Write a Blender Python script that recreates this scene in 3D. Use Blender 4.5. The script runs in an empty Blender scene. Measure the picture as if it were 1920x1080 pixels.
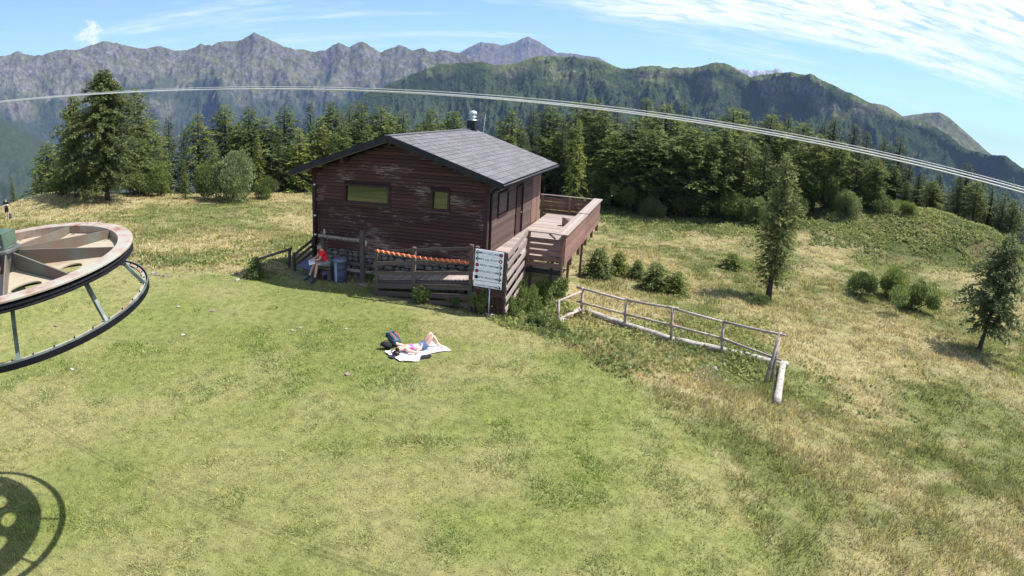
import bpy, math, random
import numpy as np
from mathutils import Vector, Matrix

random.seed(7)
RNG = np.random.default_rng(7)
sc = bpy.context.scene
COL = sc.collection

# ------------------------------------------------------------------ camera, sky, sun, exposure
CAM_H = 7.4
PITCH, ROLL = math.radians(16.993), math.radians(3.098)
FPX = 1135.0                       # focal length of the wide lens, in pixels of a 1920 px wide picture
_f = np.array([0, math.cos(PITCH), -math.sin(PITCH)])
_r = np.array([1.0, 0, 0]); _u = np.cross(_r, _f)
_r, _u = math.cos(ROLL) * _r + math.sin(ROLL) * _u, -math.sin(ROLL) * _r + math.cos(ROLL) * _u
CAM = np.array([0, 0, CAM_H])

cam = bpy.data.cameras.new('camera')
cam.type = 'PANO'
cam.panorama_type = 'FISHEYE_LENS_POLYNOMIAL'
cam.sensor_fit = 'HORIZONTAL'; cam.sensor_width = 36; cam.sensor_height = 20.25
cam.fisheye_fov = math.radians(170)
cam.fisheye_polynomial_k0 = 0; cam.fisheye_polynomial_k1 = -1.0 / (FPX * 36 / 1920)
cam.fisheye_polynomial_k2 = 0; cam.fisheye_polynomial_k3 = 0; cam.fisheye_polynomial_k4 = 0
cam.lens = 19
cam.clip_start = 0.1; cam.clip_end = 60000
camo = bpy.data.objects.new('camera', cam); COL.objects.link(camo)
camo.matrix_world = Matrix(((_r[0], _u[0], -_f[0], 0), (_r[1], _u[1], -_f[1], 0), (_r[2], _u[2], -_f[2], CAM_H), (0, 0, 0, 1)))
sc.camera = camo

SUN_EL, SUN_AZ = math.radians(58), math.radians(78)       # azimuth from +Y (view direction) towards +X
sun = bpy.data.lights.new('sun', 'SUN'); sun.energy = 4.2; sun.angle = math.radians(0.53); sun.color = (1.0, 0.955, 0.89)
suno = bpy.data.objects.new('sun', sun); COL.objects.link(suno)
SD = Vector((math.sin(SUN_AZ) * math.cos(SUN_EL), math.cos(SUN_AZ) * math.cos(SUN_EL), math.sin(SUN_EL)))
suno.rotation_euler = SD.to_track_quat('Z', 'Y').to_euler(); suno.location = (0, 0, 60)

sc.view_settings.view_transform = 'Standard'; sc.view_settings.look = 'None'
sc.view_settings.gamma = 1; sc.view_settings.use_curve_mapping = False
sc.view_settings.exposure = 1.27
sc.cycles.use_denoising = True
sc.cycles.max_bounces = 6; sc.cycles.diffuse_bounces = 3; sc.cycles.glossy_bounces = 2
sc.cycles.transmission_bounces = 3; sc.cycles.transparent_max_bounces = 6; sc.cycles.volume_bounces = 0
sc.cycles.caustics_reflective = False; sc.cycles.caustics_refractive = False

world = bpy.data.worlds.new('World'); sc.world = world; world.use_nodes = True


class NT:
    """small helper round a node tree"""
    def __init__(s, tree): s.t = tree; s.n = tree.nodes; s.l = tree.links
    def add(s, typ, **kw):
        nd = s.n.new(typ)
        for k, v in kw.items():
            if k == 'inp':
                for a, b in v.items():
                    if isinstance(b, bpy.types.NodeSocket): s.l.new(b, nd.inputs[a])
                    else: nd.inputs[a].default_value = b
            else: setattr(nd, k, v)
        return nd
    def math(s, op, a, b=None, c=None, clamp=False):
        nd = s.n.new('ShaderNodeMath'); nd.operation = op; nd.use_clamp = clamp
        for i, v in enumerate((a, b, c)):
            if v is None: continue
            if isinstance(v, bpy.types.NodeSocket): s.l.new(v, nd.inputs[i])
            else: nd.inputs[i].default_value = v
        return nd.outputs[0]
    def mix(s, fac, a, b, mode='MIX'):
        nd = s.n.new('ShaderNodeMix'); nd.data_type = 'RGBA'; nd.blend_type = mode
        for i, v in ((0, fac), (6, a), (7, b)):
            if isinstance(v, bpy.types.NodeSocket): s.l.new(v, nd.inputs[i])
            else: nd.inputs[i].default_value = v if i == 0 else tuple(v)[:3] + (1,)
        return nd.outputs[2]
    def ramp(s, fac, stops, interp='LINEAR'):
        nd = s.n.new('ShaderNodeValToRGB'); cr = nd.color_ramp; cr.interpolation = interp
        while len(cr.elements) < len(stops): cr.elements.new(0.5)
        for e, (p, c) in zip(cr.elements, stops):
            e.position = p; e.color = (c, c, c, 1) if isinstance(c, (int, float)) else tuple(c)[:3] + (1,)
        s.l.new(fac, nd.inputs[0]); return nd.outputs[0]
    def noise(s, vec, scale, detail=4, rough=0.55, dist=0.0, out=0):
        nd = s.n.new('ShaderNodeTexNoise')
        if vec is not None: s.l.new(vec, nd.inputs['Vector'])
        nd.inputs['Scale'].default_value = scale; nd.inputs['Detail'].default_value = detail
        nd.inputs['Roughness'].default_value = rough; nd.inputs['Distortion'].default_value = dist
        return nd.outputs[out]
    def mapping(s, vec, scale=(1, 1, 1), loc=(0, 0, 0), rot=(0, 0, 0)):
        nd = s.n.new('ShaderNodeMapping'); s.l.new(vec, nd.inputs[0])
        nd.inputs['Location'].default_value = loc; nd.inputs['Rotation'].default_value = rot; nd.inputs['Scale'].default_value = scale
        return nd.outputs[0]


def build_world():
    w = NT(world.node_tree); w.n.clear()
    sky = w.add('ShaderNodeTexSky', sky_type='NISHITA', sun_disc=False, sun_elevation=SUN_EL, sun_rotation=SUN_AZ,
                altitude=1800, air_density=1.0, dust_density=0.35, ozone_density=2.2)
    tc = w.add('ShaderNodeTexCoord')
    d = tc.outputs['Generated']
    sep = w.add('ShaderNodeSeparateXYZ', inp={0: d})
    x, y, z = sep.outputs
    zz = w.math('ADD', w.math('MAXIMUM', z, 0.0), 0.06)
    px = w.math('DIVIDE', x, zz); py = w.math('DIVIDE', y, zz)
    pv = w.add('ShaderNodeCombineXYZ', inp={0: px, 1: py, 2: 0.0}).outputs[0]
    st = w.mapping(pv, scale=(0.30, 0.62, 1), rot=(0, 0, math.radians(-28)), loc=(1.3, 0.4, 0))
    n1 = w.noise(st, 0.75, 9, 0.6, 0.6)
    n2 = w.noise(w.mapping(pv, scale=(0.2, 1.3, 1), rot=(0, 0, math.radians(-20))), 1.6, 6, 0.62, 0.3)
    az = w.math('ARCTAN2', x, y)
    # cirrus bank: thick towards the sun's side of the sky, thin veils elsewhere
    bank = w.ramp(w.math('ADD', w.math('MULTIPLY', az, 0.32), 0.5), [(0.36, 0.0), (0.62, 0.62), (0.80, 0.9)])
    high = w.ramp(z, [(0.105, 0.0), (0.24, 1.0)])
    cov = w.math('MULTIPLY', bank, high)
    body = w.math('ADD', w.math('MULTIPLY', n1, 0.95), w.math('MULTIPLY', n2, 0.55))
    thick = w.ramp(w.math('ADD', body, w.math('SUBTRACT', w.math('MULTIPLY', cov, 0.45), 0.22)), [(0.56, 0.0), (0.66, 0.35), (0.80, 1.0)])
    thick = w.math('MULTIPLY', thick, w.ramp(z, [(0.03, 0.0), (0.13, 1.0)]))
    # one small fair-weather cloud just above the far range
    cd = Vector(_ray(170, 66)).normalized()
    dt = w.add('ShaderNodeVectorMath', operation='DOT_PRODUCT', inp={0: d, 1: tuple(cd)}).outputs['Value']
    puff = w.math('ADD', w.math('MULTIPLY', w.math('SUBTRACT', dt, 0.99975), 900.0), w.math('MULTIPLY', w.math('SUBTRACT', w.noise(d, 60, 5, 0.6), 0.5), 1.6))
    puff = w.math('MULTIPLY', w.ramp(puff, [(0.0, 0.0), (0.35, 1.0)]), 0.9)
    rip = w.noise(w.mapping(pv, scale=(0.9, 2.4, 1), rot=(0, 0, math.radians(-34))), 3.4, 8, 0.7, 0.8)
    thick = w.math('MULTIPLY', thick, w.ramp(rip, [(0.34, 0.30), (0.46, 0.85), (0.56, 1.0)]))
    allc = w.math('MAXIMUM', w.math('MULTIPLY', thick, 0.97), puff)
    tint = w.mix(1.0, sky.outputs[0], (0.84, 0.94, 1.0), 'MULTIPLY')
    shade = w.mix(w.ramp(rip, [(0.35, 0.0), (0.6, 1.0)]), (4.4, 4.8, 6.0), (6.8, 7.0, 7.3))
    col = w.mix(allc, tint, shade)
    bg = w.add('ShaderNodeBackground', inp={0: col, 1: 0.088})
    out = w.add('ShaderNodeOutputWorld', inp={0: bg.outputs[0]})


def _ray(px, py):
    """unit direction of the light that falls on pixel (px, py) of the 1920 x 1080 photograph"""
    dx, dy = px - 960.0, py - 540.0
    rr = math.hypot(dx, dy) + 1e-9; th = rr / FPX; s = math.sin(th) / rr
    return dx * s * _r - dy * s * _u + math.cos(th) * _f

build_world()

def at_z(px, py, z):
    d = _ray(px, py); t = (z - CAM_H) / d[2]; return CAM + d * t
def at_r(px, py, rr):
    d = _ray(px, py); t = rr / math.hypot(d[0], d[1]); return CAM + d * t

# ------------------------------------------------------------------ number helpers
def _hash(ix, iy, seed):
    h = (ix.astype(np.int64) * 374761393 + iy.astype(np.int64) * 668265263 + seed * 974711) & 0xffffffff
    h = ((h ^ (h >> 13)) * 1274126177) & 0xffffffff
    h = h ^ (h >> 16)
    return (h & 0xffff) / 65535.0
def vnoise(x, y, seed=0):
    ix = np.floor(x); iy = np.floor(y); fx = x - ix; fy = y - iy
    fx = fx * fx * (3 - 2 * fx); fy = fy * fy * (3 - 2 * fy)
    a = _hash(ix, iy, seed); b = _hash(ix + 1, iy, seed); c = _hash(ix, iy + 1, seed); d = _hash(ix + 1, iy + 1, seed)
    return (a * (1 - fx) + b * fx) * (1 - fy) + (c * (1 - fx) + d * fx) * fy
def fbm(x, y, seed=0, octv=4, gain=0.5):
    s = 0; a = 1; t = 0
    for i in range(octv):
        s = s + a * vnoise(x * 2 ** i + 17.3 * i, y * 2 ** i - 9.1 * i, seed + i); t += a; a *= gain
    return s / t
def ridged(x, y, seed=0, octv=4, gain=0.5):
    s = 0; a = 1; t = 0
    for i in range(octv):
        n = 1 - np.abs(2 * vnoise(x * 2 ** i + 5.7 * i, y * 2 ** i + 3.3 * i, seed + i) - 1)
        s = s + a * n * n; t += a; a *= gain
    return s / t

# ------------------------------------------------------------------ object helpers
def tag(o, label, cat=None, group=None, kind=None):
    if label: o['label'] = label
    if cat: o['category'] = cat
    if group: o['group'] = group
    if kind: o['kind'] = kind
    return o
def empty(name, loc=(0, 0, 0), rz=0.0, parent=None):
    o = bpy.data.objects.new(name, None); COL.objects.link(o); o.empty_display_size = 0.2
    o.location = tuple(loc); o.rotation_euler = (0, 0, rz)
    if parent: o.parent = parent
    return o
def link_mesh(name, me, parent=None, loc=None, rot=None, scale=None):
    o = bpy.data.objects.new(name, me); COL.objects.link(o)
    if parent: o.parent = parent
    if loc is not None: o.location = tuple(loc)
    if rot is not None: o.rotation_euler = rot
    if scale is not None: o.scale = tuple(scale)
    return o
def np_mesh(name, V, Q, mat, col=None, smooth=False):
    """mesh from an (n,3) array and an (m,k) array of equal polygons"""
    me = bpy.data.meshes.new(name)
    V = np.ascontiguousarray(V, dtype=np.float32); Q = np.ascontiguousarray(Q, dtype=np.int32)
    m, k = Q.shape
    me.vertices.add(len(V)); me.vertices.foreach_set('co', V.ravel())
    me.loops.add(m * k); me.loops.foreach_set('vertex_index', Q.ravel())
    me.polygons.add(m); me.polygons.foreach_set('loop_start', np.arange(0, m * k, k, dtype=np.int32))
    if smooth: me.polygons.foreach_set('use_smooth', np.ones(m, dtype=bool))
    me.update(calc_edges=True)
    if col is not None:
        ca = me.color_attributes.new('Col', 'FLOAT_COLOR', 'POINT')
        c4 = np.ones((len(V), 4), dtype=np.float32); c4[:, :3] = col
        ca.data.foreach_set('color', c4.ravel())
    me.materials.append(mat)
    return me

class MB:
    """collects boxes, tubes and lathed shapes into one mesh"""
    def __init__(s): s.v = []; s.f = []
    def add(s, vs, fs):
        o = len(s.v); s.v += [tuple(p) for p in vs]; s.f += [tuple(i + o for i in q) for q in fs]; return s
    def box(s, c, size, R=None):
        hx, hy, hz = (k / 2 for k in size); vs = []
        for dz in (-hz, hz):
            for dx, dy in ((-hx, -hy), (hx, -hy), (hx, hy), (-hx, hy)):
                p = Vector((dx, dy, dz)); p = R @ p if R is not None else p
                vs.append(p + Vector(c))
        return s.add(vs, [(3, 2, 1, 0), (4, 5, 6, 7), (0, 1, 5, 4), (1, 2, 6, 5), (2, 3, 7, 6), (3, 0, 4, 7)])
    def beam(s, a, b, w, h):
        a = Vector(a); b = Vector(b); d = b - a
        return s.box((a + b) / 2, (d.length, w, h), d.to_track_quat('X', 'Z').to_matrix())
    def tube(s, pts, rad, n=8, cap=True):
        pts = [Vector(p) for p in pts]; rad = rad if hasattr(rad, '__len__') else [rad] * len(pts)
        vs = []; fs = []; up = None
        for i, p in enumerate(pts):
            d = (pts[min(i + 1, len(pts) - 1)] - pts[max(i - 1, 0)]).normalized()
            if up is None: up = Vector((0, 0, 1)) if abs(d.z) < 0.9 else Vector((1, 0, 0))
            a = d.cross(up).normalized(); b = a.cross(d).normalized(); up = b
            for k in range(n):
                t = 2 * math.pi * k / n; vs.append(p + (a * math.cos(t) + b * math.sin(t)) * rad[i])
        for i in range(len(pts) - 1):
            for k in range(n):
                fs.append((i * n + k, i * n + (k + 1) % n, (i + 1) * n + (k + 1) % n, (i + 1) * n + k))
        if cap: fs += [tuple(range(n - 1, -1, -1)), tuple((len(pts) - 1) * n + k for k in range(n))]
        return s.add(vs, fs)
    def lathe(s, prof, n=24, c=(0, 0, 0), R=None, closed=False):
        vs = []; fs = []
        for r, z in prof:
            for k in range(n):
                t = 2 * math.pi * k / n; p = Vector((r * math.cos(t), r * math.sin(t), z))
                p = R @ p if R is not None else p
                vs.append(p + Vector(c))
        m = len(prof)
        for i in range(m if closed else m - 1):
            j = (i + 1) % m
            for k in range(n): fs.append((i * n + k, i * n + (k + 1) % n, j * n + (k + 1) % n, j * n + k))
        if not closed:
            fs.append(tuple(range(n - 1, -1, -1))); fs.append(tuple((m - 1) * n + k for k in range(n)))
        return s.add(vs, fs)
    def mesh(s, name, mat, smooth=False):
        me = bpy.data.meshes.new(name); me.from_pydata(s.v, [], s.f); me.materials.append(mat)
        if smooth: me.polygons.foreach_set('use_smooth', [True] * len(me.polygons))
        me.update(); return me
    def build(s, name, mat, parent=None, smooth=False, loc=None, rot=None):
        return link_mesh(name, s.mesh(name, mat, smooth), parent, loc, rot)

_unit = {}
def box_part(name, parent, mat, c, size, R=None):
    """one box-shaped piece: a shared unit block, moved and stretched"""
    if mat.name not in _unit: _unit[mat.name] = MB().box((0, 0, 0), (1, 1, 1)).mesh('block_' + mat.name, mat)
    o = link_mesh(name, _unit[mat.name], parent)
    o.location = tuple(c); o.scale = tuple(size)
    if R is not None: o.rotation_euler = R.to_euler() if isinstance(R, Matrix) else R
    return o
def beam_part(name, parent, mat, a, b, w, h):
    a = Vector(a); b = Vector(b); d = b - a
    return box_part(name, parent, mat, (a + b) / 2, (d.length, w, h), d.to_track_quat('X', 'Z').to_matrix())

# ------------------------------------------------------------------ materials
MATS = {}
def new_mat(name):
    m = bpy.data.materials.new(name); m.use_nodes = True; t = NT(m.node_tree); t.n.clear(); MATS[name] = m
    b = t.add('ShaderNodeBsdfPrincipled'); o = t.add('ShaderNodeOutputMaterial', inp={0: b.outputs[0]})
    return m, t, b
def noisy(name, stops, scale=6, rough=0.7, bump=0.15, coord='pos', stretch=(1, 1, 1), detail=6, rand=0.0, metal=0.0, bumpdist=0.02, spec=0.3):
    m, t, b = new_mat(name)
    if coord == 'pos': v = t.add('ShaderNodeNewGeometry').outputs['Position']
    else: v = t.add('ShaderNodeTexCoord').outputs['Object']
    oi = t.add('ShaderNodeObjectInfo').outputs['Random']
    v = t.mapping(v, scale=stretch)
    off = t.add('ShaderNodeCombineXYZ', inp={0: t.math('MULTIPLY', oi, 37.0), 1: t.math('MULTIPLY', oi, 11.0), 2: 0.0}).outputs[0]
    if coord != 'pos': v = t.add('ShaderNodeVectorMath', operation='ADD', inp={0: v, 1: off}).outputs[0]
    n = t.noise(v, scale, detail, 0.62)
    c = t.ramp(n, stops)
    if rand: c = t.mix(1.0, c, t.ramp(oi, [(0, 1 - rand), (1, 1 + rand)]), 'MULTIPLY')
    t.l.new(c, b.inputs['Base Color']); b.inputs['Roughness'].default_value = rough; b.inputs['Metallic'].default_value = metal
    b.inputs['Specular IOR Level'].default_value = spec
    if bump:
        bp = t.add('ShaderNodeBump', inp={'Strength': bump, 'Distance': bumpdist, 'Height': t.noise(v, scale * 2.3, 5, 0.65)})
        t.l.new(bp.outputs[0], b.inputs['Normal'])
    return m
def plain(name, col, rough=0.6, metal=0.0, spec=0.4):
    return noisy(name, [(0.3, tuple(k * 0.85 for k in col)), (0.7, tuple(min(1, k * 1.12) for k in col))], 8, rough, 0.05, 'pos', metal=metal, spec=spec)

def leafy(name, tint=(1, 1, 1), rand=0.25, transl=0.35, rough=0.6):
    """foliage: colour from the leaf's own attribute, each plant a little different, light shining through"""
    m, t, b = new_mat(name)
    at = t.add('ShaderNodeAttribute', attribute_name='Col').outputs['Color']
    oi = t.add('ShaderNodeObjectInfo').outputs['Random']
    c = t.mix(1.0, at, tint, 'MULTIPLY')
    c = t.mix(1.0, c, t.ramp(oi, [(0.0, (1 - rand, 1 - rand * 0.8, 1 - rand * 0.3)), (0.5, (1, 1, 1)), (1.0, (1 + rand, 1 + rand * 0.7, 1 - rand * 0.2))]), 'MULTIPLY')
    t.l.new(c, b.inputs['Base Color']); b.inputs['Roughness'].default_value = rough; b.inputs['Specular IOR Level'].default_value = 0.2
    tr = t.add('ShaderNodeBsdfTranslucent'); t.l.new(c, tr.inputs['Color'])
    mx = t.add('ShaderNodeMixShader', inp={0: transl, 1: b.outputs[0], 2: tr.outputs[0]})
    t.l.new(mx.outputs[0], t.n['Material Output'].inputs[0])
    return m

WOOD_DARK = noisy('stained_boards', [(0.25, (0.020, 0.0105, 0.010)), (0.5, (0.048, 0.020, 0.018)), (0.66, (0.075, 0.034, 0.029)), (0.80, (0.19, 0.125, 0.105))], 3.2, 0.7, 0.25, 'obj', (2.2, 9, 5), rand=0.3)
def peeling():
    m = noisy('peeling_boards', [(0.25, (0.030, 0.014, 0.013)), (0.5, (0.066, 0.027, 0.024)), (0.72, (0.10, 0.045, 0.038)), (0.9, (0.17, 0.10, 0.085))], 3.2, 0.7, 0.25, 'obj', (2.2, 9, 5), rand=0.3)
    t = NT(m.node_tree); b = t.n['Principled BSDF']; old = b.inputs['Base Color'].links[0].from_socket
    pos = t.add('ShaderNodeNewGeometry').outputs['Position']
    pm = t.mapping(pos, rot=(0, 0, 0.259), scale=(2.6, 2.6, 26))
    streak = t.noise(pm, 1.0, 7, 0.72); zone = t.noise(t.mapping(pos, rot=(0, 0, 0.259), scale=(0.55, 0.55, 1.3), loc=(3.1, 0, 0.4)), 1.0, 3, 0.5)
    k = t.ramp(t.math('ADD', streak, t.math('MULTIPLY', t.math('SUBTRACT', zone, 0.5), 0.75)), [(0.572, 0.0), (0.65, 1.0)])
    col = t.mix(t.noise(pm, 3.0, 4, 0.6), (0.17, 0.10, 0.088), (0.42, 0.34, 0.31))
    t.l.new(t.mix(t.math('MULTIPLY', k, 0.85), old, col), b.inputs['Base Color'])
    return m
WOOD_PEEL = peeling()
WOOD_SIDE = noisy('side_boards', [(0.25, (0.05, 0.032, 0.03)), (0.55, (0.105, 0.066, 0.058)), (0.8, (0.20, 0.145, 0.125))], 3.0, 0.75, 0.25, 'obj', (2.2, 9, 5), rand=0.25)
WOOD_RED = noisy('red_brown_boards', [(0.25, (0.10, 0.045, 0.040)), (0.55, (0.20, 0.115, 0.094)), (0.8, (0.33, 0.24, 0.205))], 3.0, 0.75, 0.25, 'obj', (2.0, 8, 5), rand=0.22)
WOOD_GREY = noisy('weathered_wood', [(0.25, (0.15, 0.115, 0.10)), (0.55, (0.30, 0.245, 0.225)), (0.8, (0.44, 0.385, 0.36))], 3.0, 0.8, 0.25, 'obj', (2.0, 8, 5), rand=0.2)
WOOD_OLD = noisy('old_dark_wood', [(0.25, (0.045, 0.034, 0.03)), (0.55, (0.11, 0.085, 0.075)), (0.8, (0.20, 0.165, 0.145))], 3.0, 0.8, 0.3, 'obj', (2.0, 8, 5), rand=0.25)
LOG_PALE = noisy('bleached_log', [(0.30, (0.10, 0.085, 0.07)), (0.45, (0.30, 0.27, 0.235)), (0.7, (0.46, 0.43, 0.395))], 7, 0.9, 0.9, 'pos', (1, 1, 1))
RAIL_WOOD = noisy('rail_wood', [(0.25, (0.13, 0.10, 0.085)), (0.5, (0.34, 0.28, 0.25)), (0.75, (0.55, 0.48, 0.44))], 7, 0.85, 0.4, 'pos', (1, 1, 1))
SLATE = noisy('roof_shingle', [(0.25, (0.086, 0.085, 0.096)), (0.6, (0.128, 0.125, 0.138)), (0.85, (0.168, 0.166, 0.178))], 2.5, 0.8, 0.2, 'obj', (4, 4, 4), rand=0.16)
BLACK_METAL = noisy('dark_sheet_metal', [(0.3, (0.012, 0.013, 0.017)), (0.7, (0.024, 0.025, 0.031))], 3, 0.45, 0.05, 'pos', metal=0.2)
ZINC = noisy('galvanised_steel', [(0.3, (0.45, 0.47, 0.5)), (0.7, (0.72, 0.74, 0.77))], 9, 0.4, 0.05, 'pos', metal=0.7)
STONE = noisy('rough_stone', [(0.25, (0.075, 0.066, 0.056)), (0.55, (0.18, 0.162, 0.142)), (0.8, (0.33, 0.305, 0.275))], 6, 0.9, 0.6, 'pos', rand=0.25)
STONE_PALE = noisy('pale_stone', [(0.25, (0.22, 0.20, 0.17)), (0.55, (0.36, 0.33, 0.29)), (0.8, (0.48, 0.45, 0.42))], 9, 0.9, 0.6, 'pos', rand=0.2)
STONE_RUST = noisy('rusty_stone', [(0.25, (0.15, 0.10, 0.07)), (0.6, (0.25, 0.185, 0.14)), (0.85, (0.40, 0.35, 0.30))], 9, 0.9, 0.6, 'pos')
MORTAR = noisy('dark_mortar', [(0.3, (0.035, 0.032, 0.028)), (0.7, (0.075, 0.068, 0.06))], 8, 0.95, 0.4)
FRAME = plain('window_frame', (0.030, 0.016, 0.015), 0.6)
WHITE = plain('white_sign_face', (0.90, 0.91, 0.95), 0.5)
INK = plain('black_ink', (0.012, 0.013, 0.02), 0.6)
INK_GREY = plain('faded_blue_ink', (0.16, 0.20, 0.33), 0.6)
CRIMSON = plain('crimson_spot', (0.42, 0.008, 0.09), 0.55)
ORANGE = noisy('orange_plastic', [(0.3, (0.42, 0.07, 0.02)), (0.7, (0.60, 0.15, 0.05))], 5, 0.6, 0.1)
ORANGE_PALE = noisy('sunbleached_plastic', [(0.3, (0.60, 0.30, 0.18)), (0.7, (0.70, 0.45, 0.32))], 5, 0.6, 0.1)
DRUM = noisy('slate_blue_paint', [(0.3, (0.045, 0.062, 0.105)), (0.7, (0.075, 0.095, 0.15))], 4, 0.5, 0.1)
DRUM_LIGHT = plain('pale_blue_paint', (0.33, 0.42, 0.52), 0.5)
DRUM_LID = plain('blue_grey_lid', (0.14, 0.17, 0.23), 0.5)
TARP = noisy('blue_grey_sheet', [(0.3, (0.075, 0.085, 0.13)), (0.7, (0.12, 0.13, 0.18))], 2, 0.6, 0.2)
SKIN = plain('skin', (0.56, 0.33, 0.24), 0.55)
SKIN_SUN = plain('fair_skin', (0.66, 0.42, 0.335), 0.5)
HAIR = plain('dark_hair', (0.035, 0.014, 0.012), 0.5)
HAIR_GREY = plain('grey_hair', (0.10, 0.09, 0.085), 0.6)
RED_CLOTH = plain('red_cloth', (0.80, 0.020, 0.032), 0.85)
GREY_CLOTH = plain('grey_cloth', (0.19, 0.22, 0.22), 0.9)
BLACK_CLOTH = plain('black_cloth', (0.013, 0.013, 0.019), 0.9)
NAVY_CLOTH = plain('navy_cloth', (0.020, 0.028, 0.07), 0.9)
DENIM = noisy('blue_denim', [(0.3, (0.05, 0.10, 0.22)), (0.7, (0.13, 0.21, 0.38))], 20, 0.9, 0.2)
PINK_CLOTH = plain('pink_cloth', (0.56, 0.11, 0.36), 0.85)
TEAL_CLOTH = noisy('teal_nylon', [(0.3, (0.015, 0.045, 0.065)), (0.7, (0.06, 0.13, 0.17))], 9, 0.7, 0.2)
PURPLE_CLOTH = plain('purple_grey_nylon', (0.17, 0.15, 0.23), 0.8)
RED_PIPING = plain('red_webbing', (0.55, 0.06, 0.07), 0.8)
TOWEL = noisy('white_towel', [(0.3, (0.60, 0.58, 0.64)), (0.7, (0.80, 0.78, 0.82))], 6, 0.95, 0.3)
PAPER = plain('white_paper', (0.8, 0.8, 0.78), 0.8)
CABLE_STEEL = plain('bright_steel_rope', (0.58, 0.58, 0.58), 0.45, 0.0)
ROPE_DARK = noisy('greasy_steel_rope', [(0.3, (0.015, 0.015, 0.017)), (0.7, (0.06, 0.06, 0.065))], 30, 0.4, 0.3, metal=0.5)
WHEEL_CREAM = noisy('faded_cream_paint', [(0.24, (0.12, 0.06, 0.035)), (0.33, (0.27, 0.19, 0.13)), (0.44, (0.31, 0.265, 0.20)), (0.62, (0.34, 0.30, 0.22)), (0.85, (0.38, 0.355, 0.29))], 1.6, 0.55, 0.1)
WHEEL_RIM = noisy('chalky_red_paint', [(0.25, (0.10, 0.045, 0.03)), (0.34, (0.24, 0.125, 0.09)), (0.44, (0.28, 0.225, 0.18)), (0.56, (0.31, 0.285, 0.24)), (0.72, (0.26, 0.29, 0.26))], 3.4, 0.55, 0.1)
WHEEL_RIB = noisy('worn_green_brown_paint', [(0.3, (0.15, 0.08, 0.06)), (0.5, (0.13, 0.11, 0.085)), (0.75, (0.13, 0.165, 0.135))], 2.0, 0.6, 0.15)
WHEEL_DARK = noisy('dark_liner', [(0.3, (0.005, 0.005, 0.007)), (0.7, (0.012, 0.012, 0.015))], 4, 0.8, 0.1, spec=0.1)
HUB_STEEL = noisy('greasy_steel', [(0.3, (0.03, 0.032, 0.034)), (0.55, (0.10, 0.105, 0.10)), (0.8, (0.30, 0.30, 0.29))], 5, 0.5, 0.2)
GREEN_STEEL = noisy('grey_green_steel', [(0.3, (0.05, 0.07, 0.066)), (0.55, (0.12, 0.15, 0.14)), (0.8, (0.24, 0.27, 0.255))], 4, 0.5, 0.1)
BOX_GREEN = noisy('green_casing', [(0.3, (0.05, 0.085, 0.06)), (0.7, (0.09, 0.13, 0.095))], 5, 0.5, 0.1)
BARK = noisy('bark', [(0.3, (0.035, 0.026, 0.021)), (0.6, (0.085, 0.066, 0.055)), (0.85, (0.16, 0.135, 0.12))], 5, 0.9, 0.6, 'obj', (1, 1, 0.3))
BARK_PALE = noisy('bleached_bark', [(0.3, (0.22, 0.20, 0.185)), (0.7, (0.46, 0.44, 0.42))], 5, 0.9, 0.5, 'obj', (1, 1, 0.3))
LEAF = leafy('conifer_needles', tint=(1.42, 1.40, 1.38), rand=0.22, transl=0.38)
LEAF_B = leafy('broad_leaves', tint=(1.38, 1.36, 1.36), rand=0.15, transl=0.42)
GRASS = leafy('grass_blades', rand=0.0, transl=0.42)

def glass_mat():
    m, t, b = new_mat('window_glass')
    b.inputs['Base Color'].default_value = (0.010, 0.011, 0.008, 1); b.inputs['Roughness'].default_value = 0.03
    b.inputs['Specular IOR Level'].default_value = 1.0; b.inputs['IOR'].default_value = 1.75
    b.inputs['Specular Tint'].default_value = (0.72, 0.85, 0.66, 1)
    return m
GLASS = glass_mat()

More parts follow.
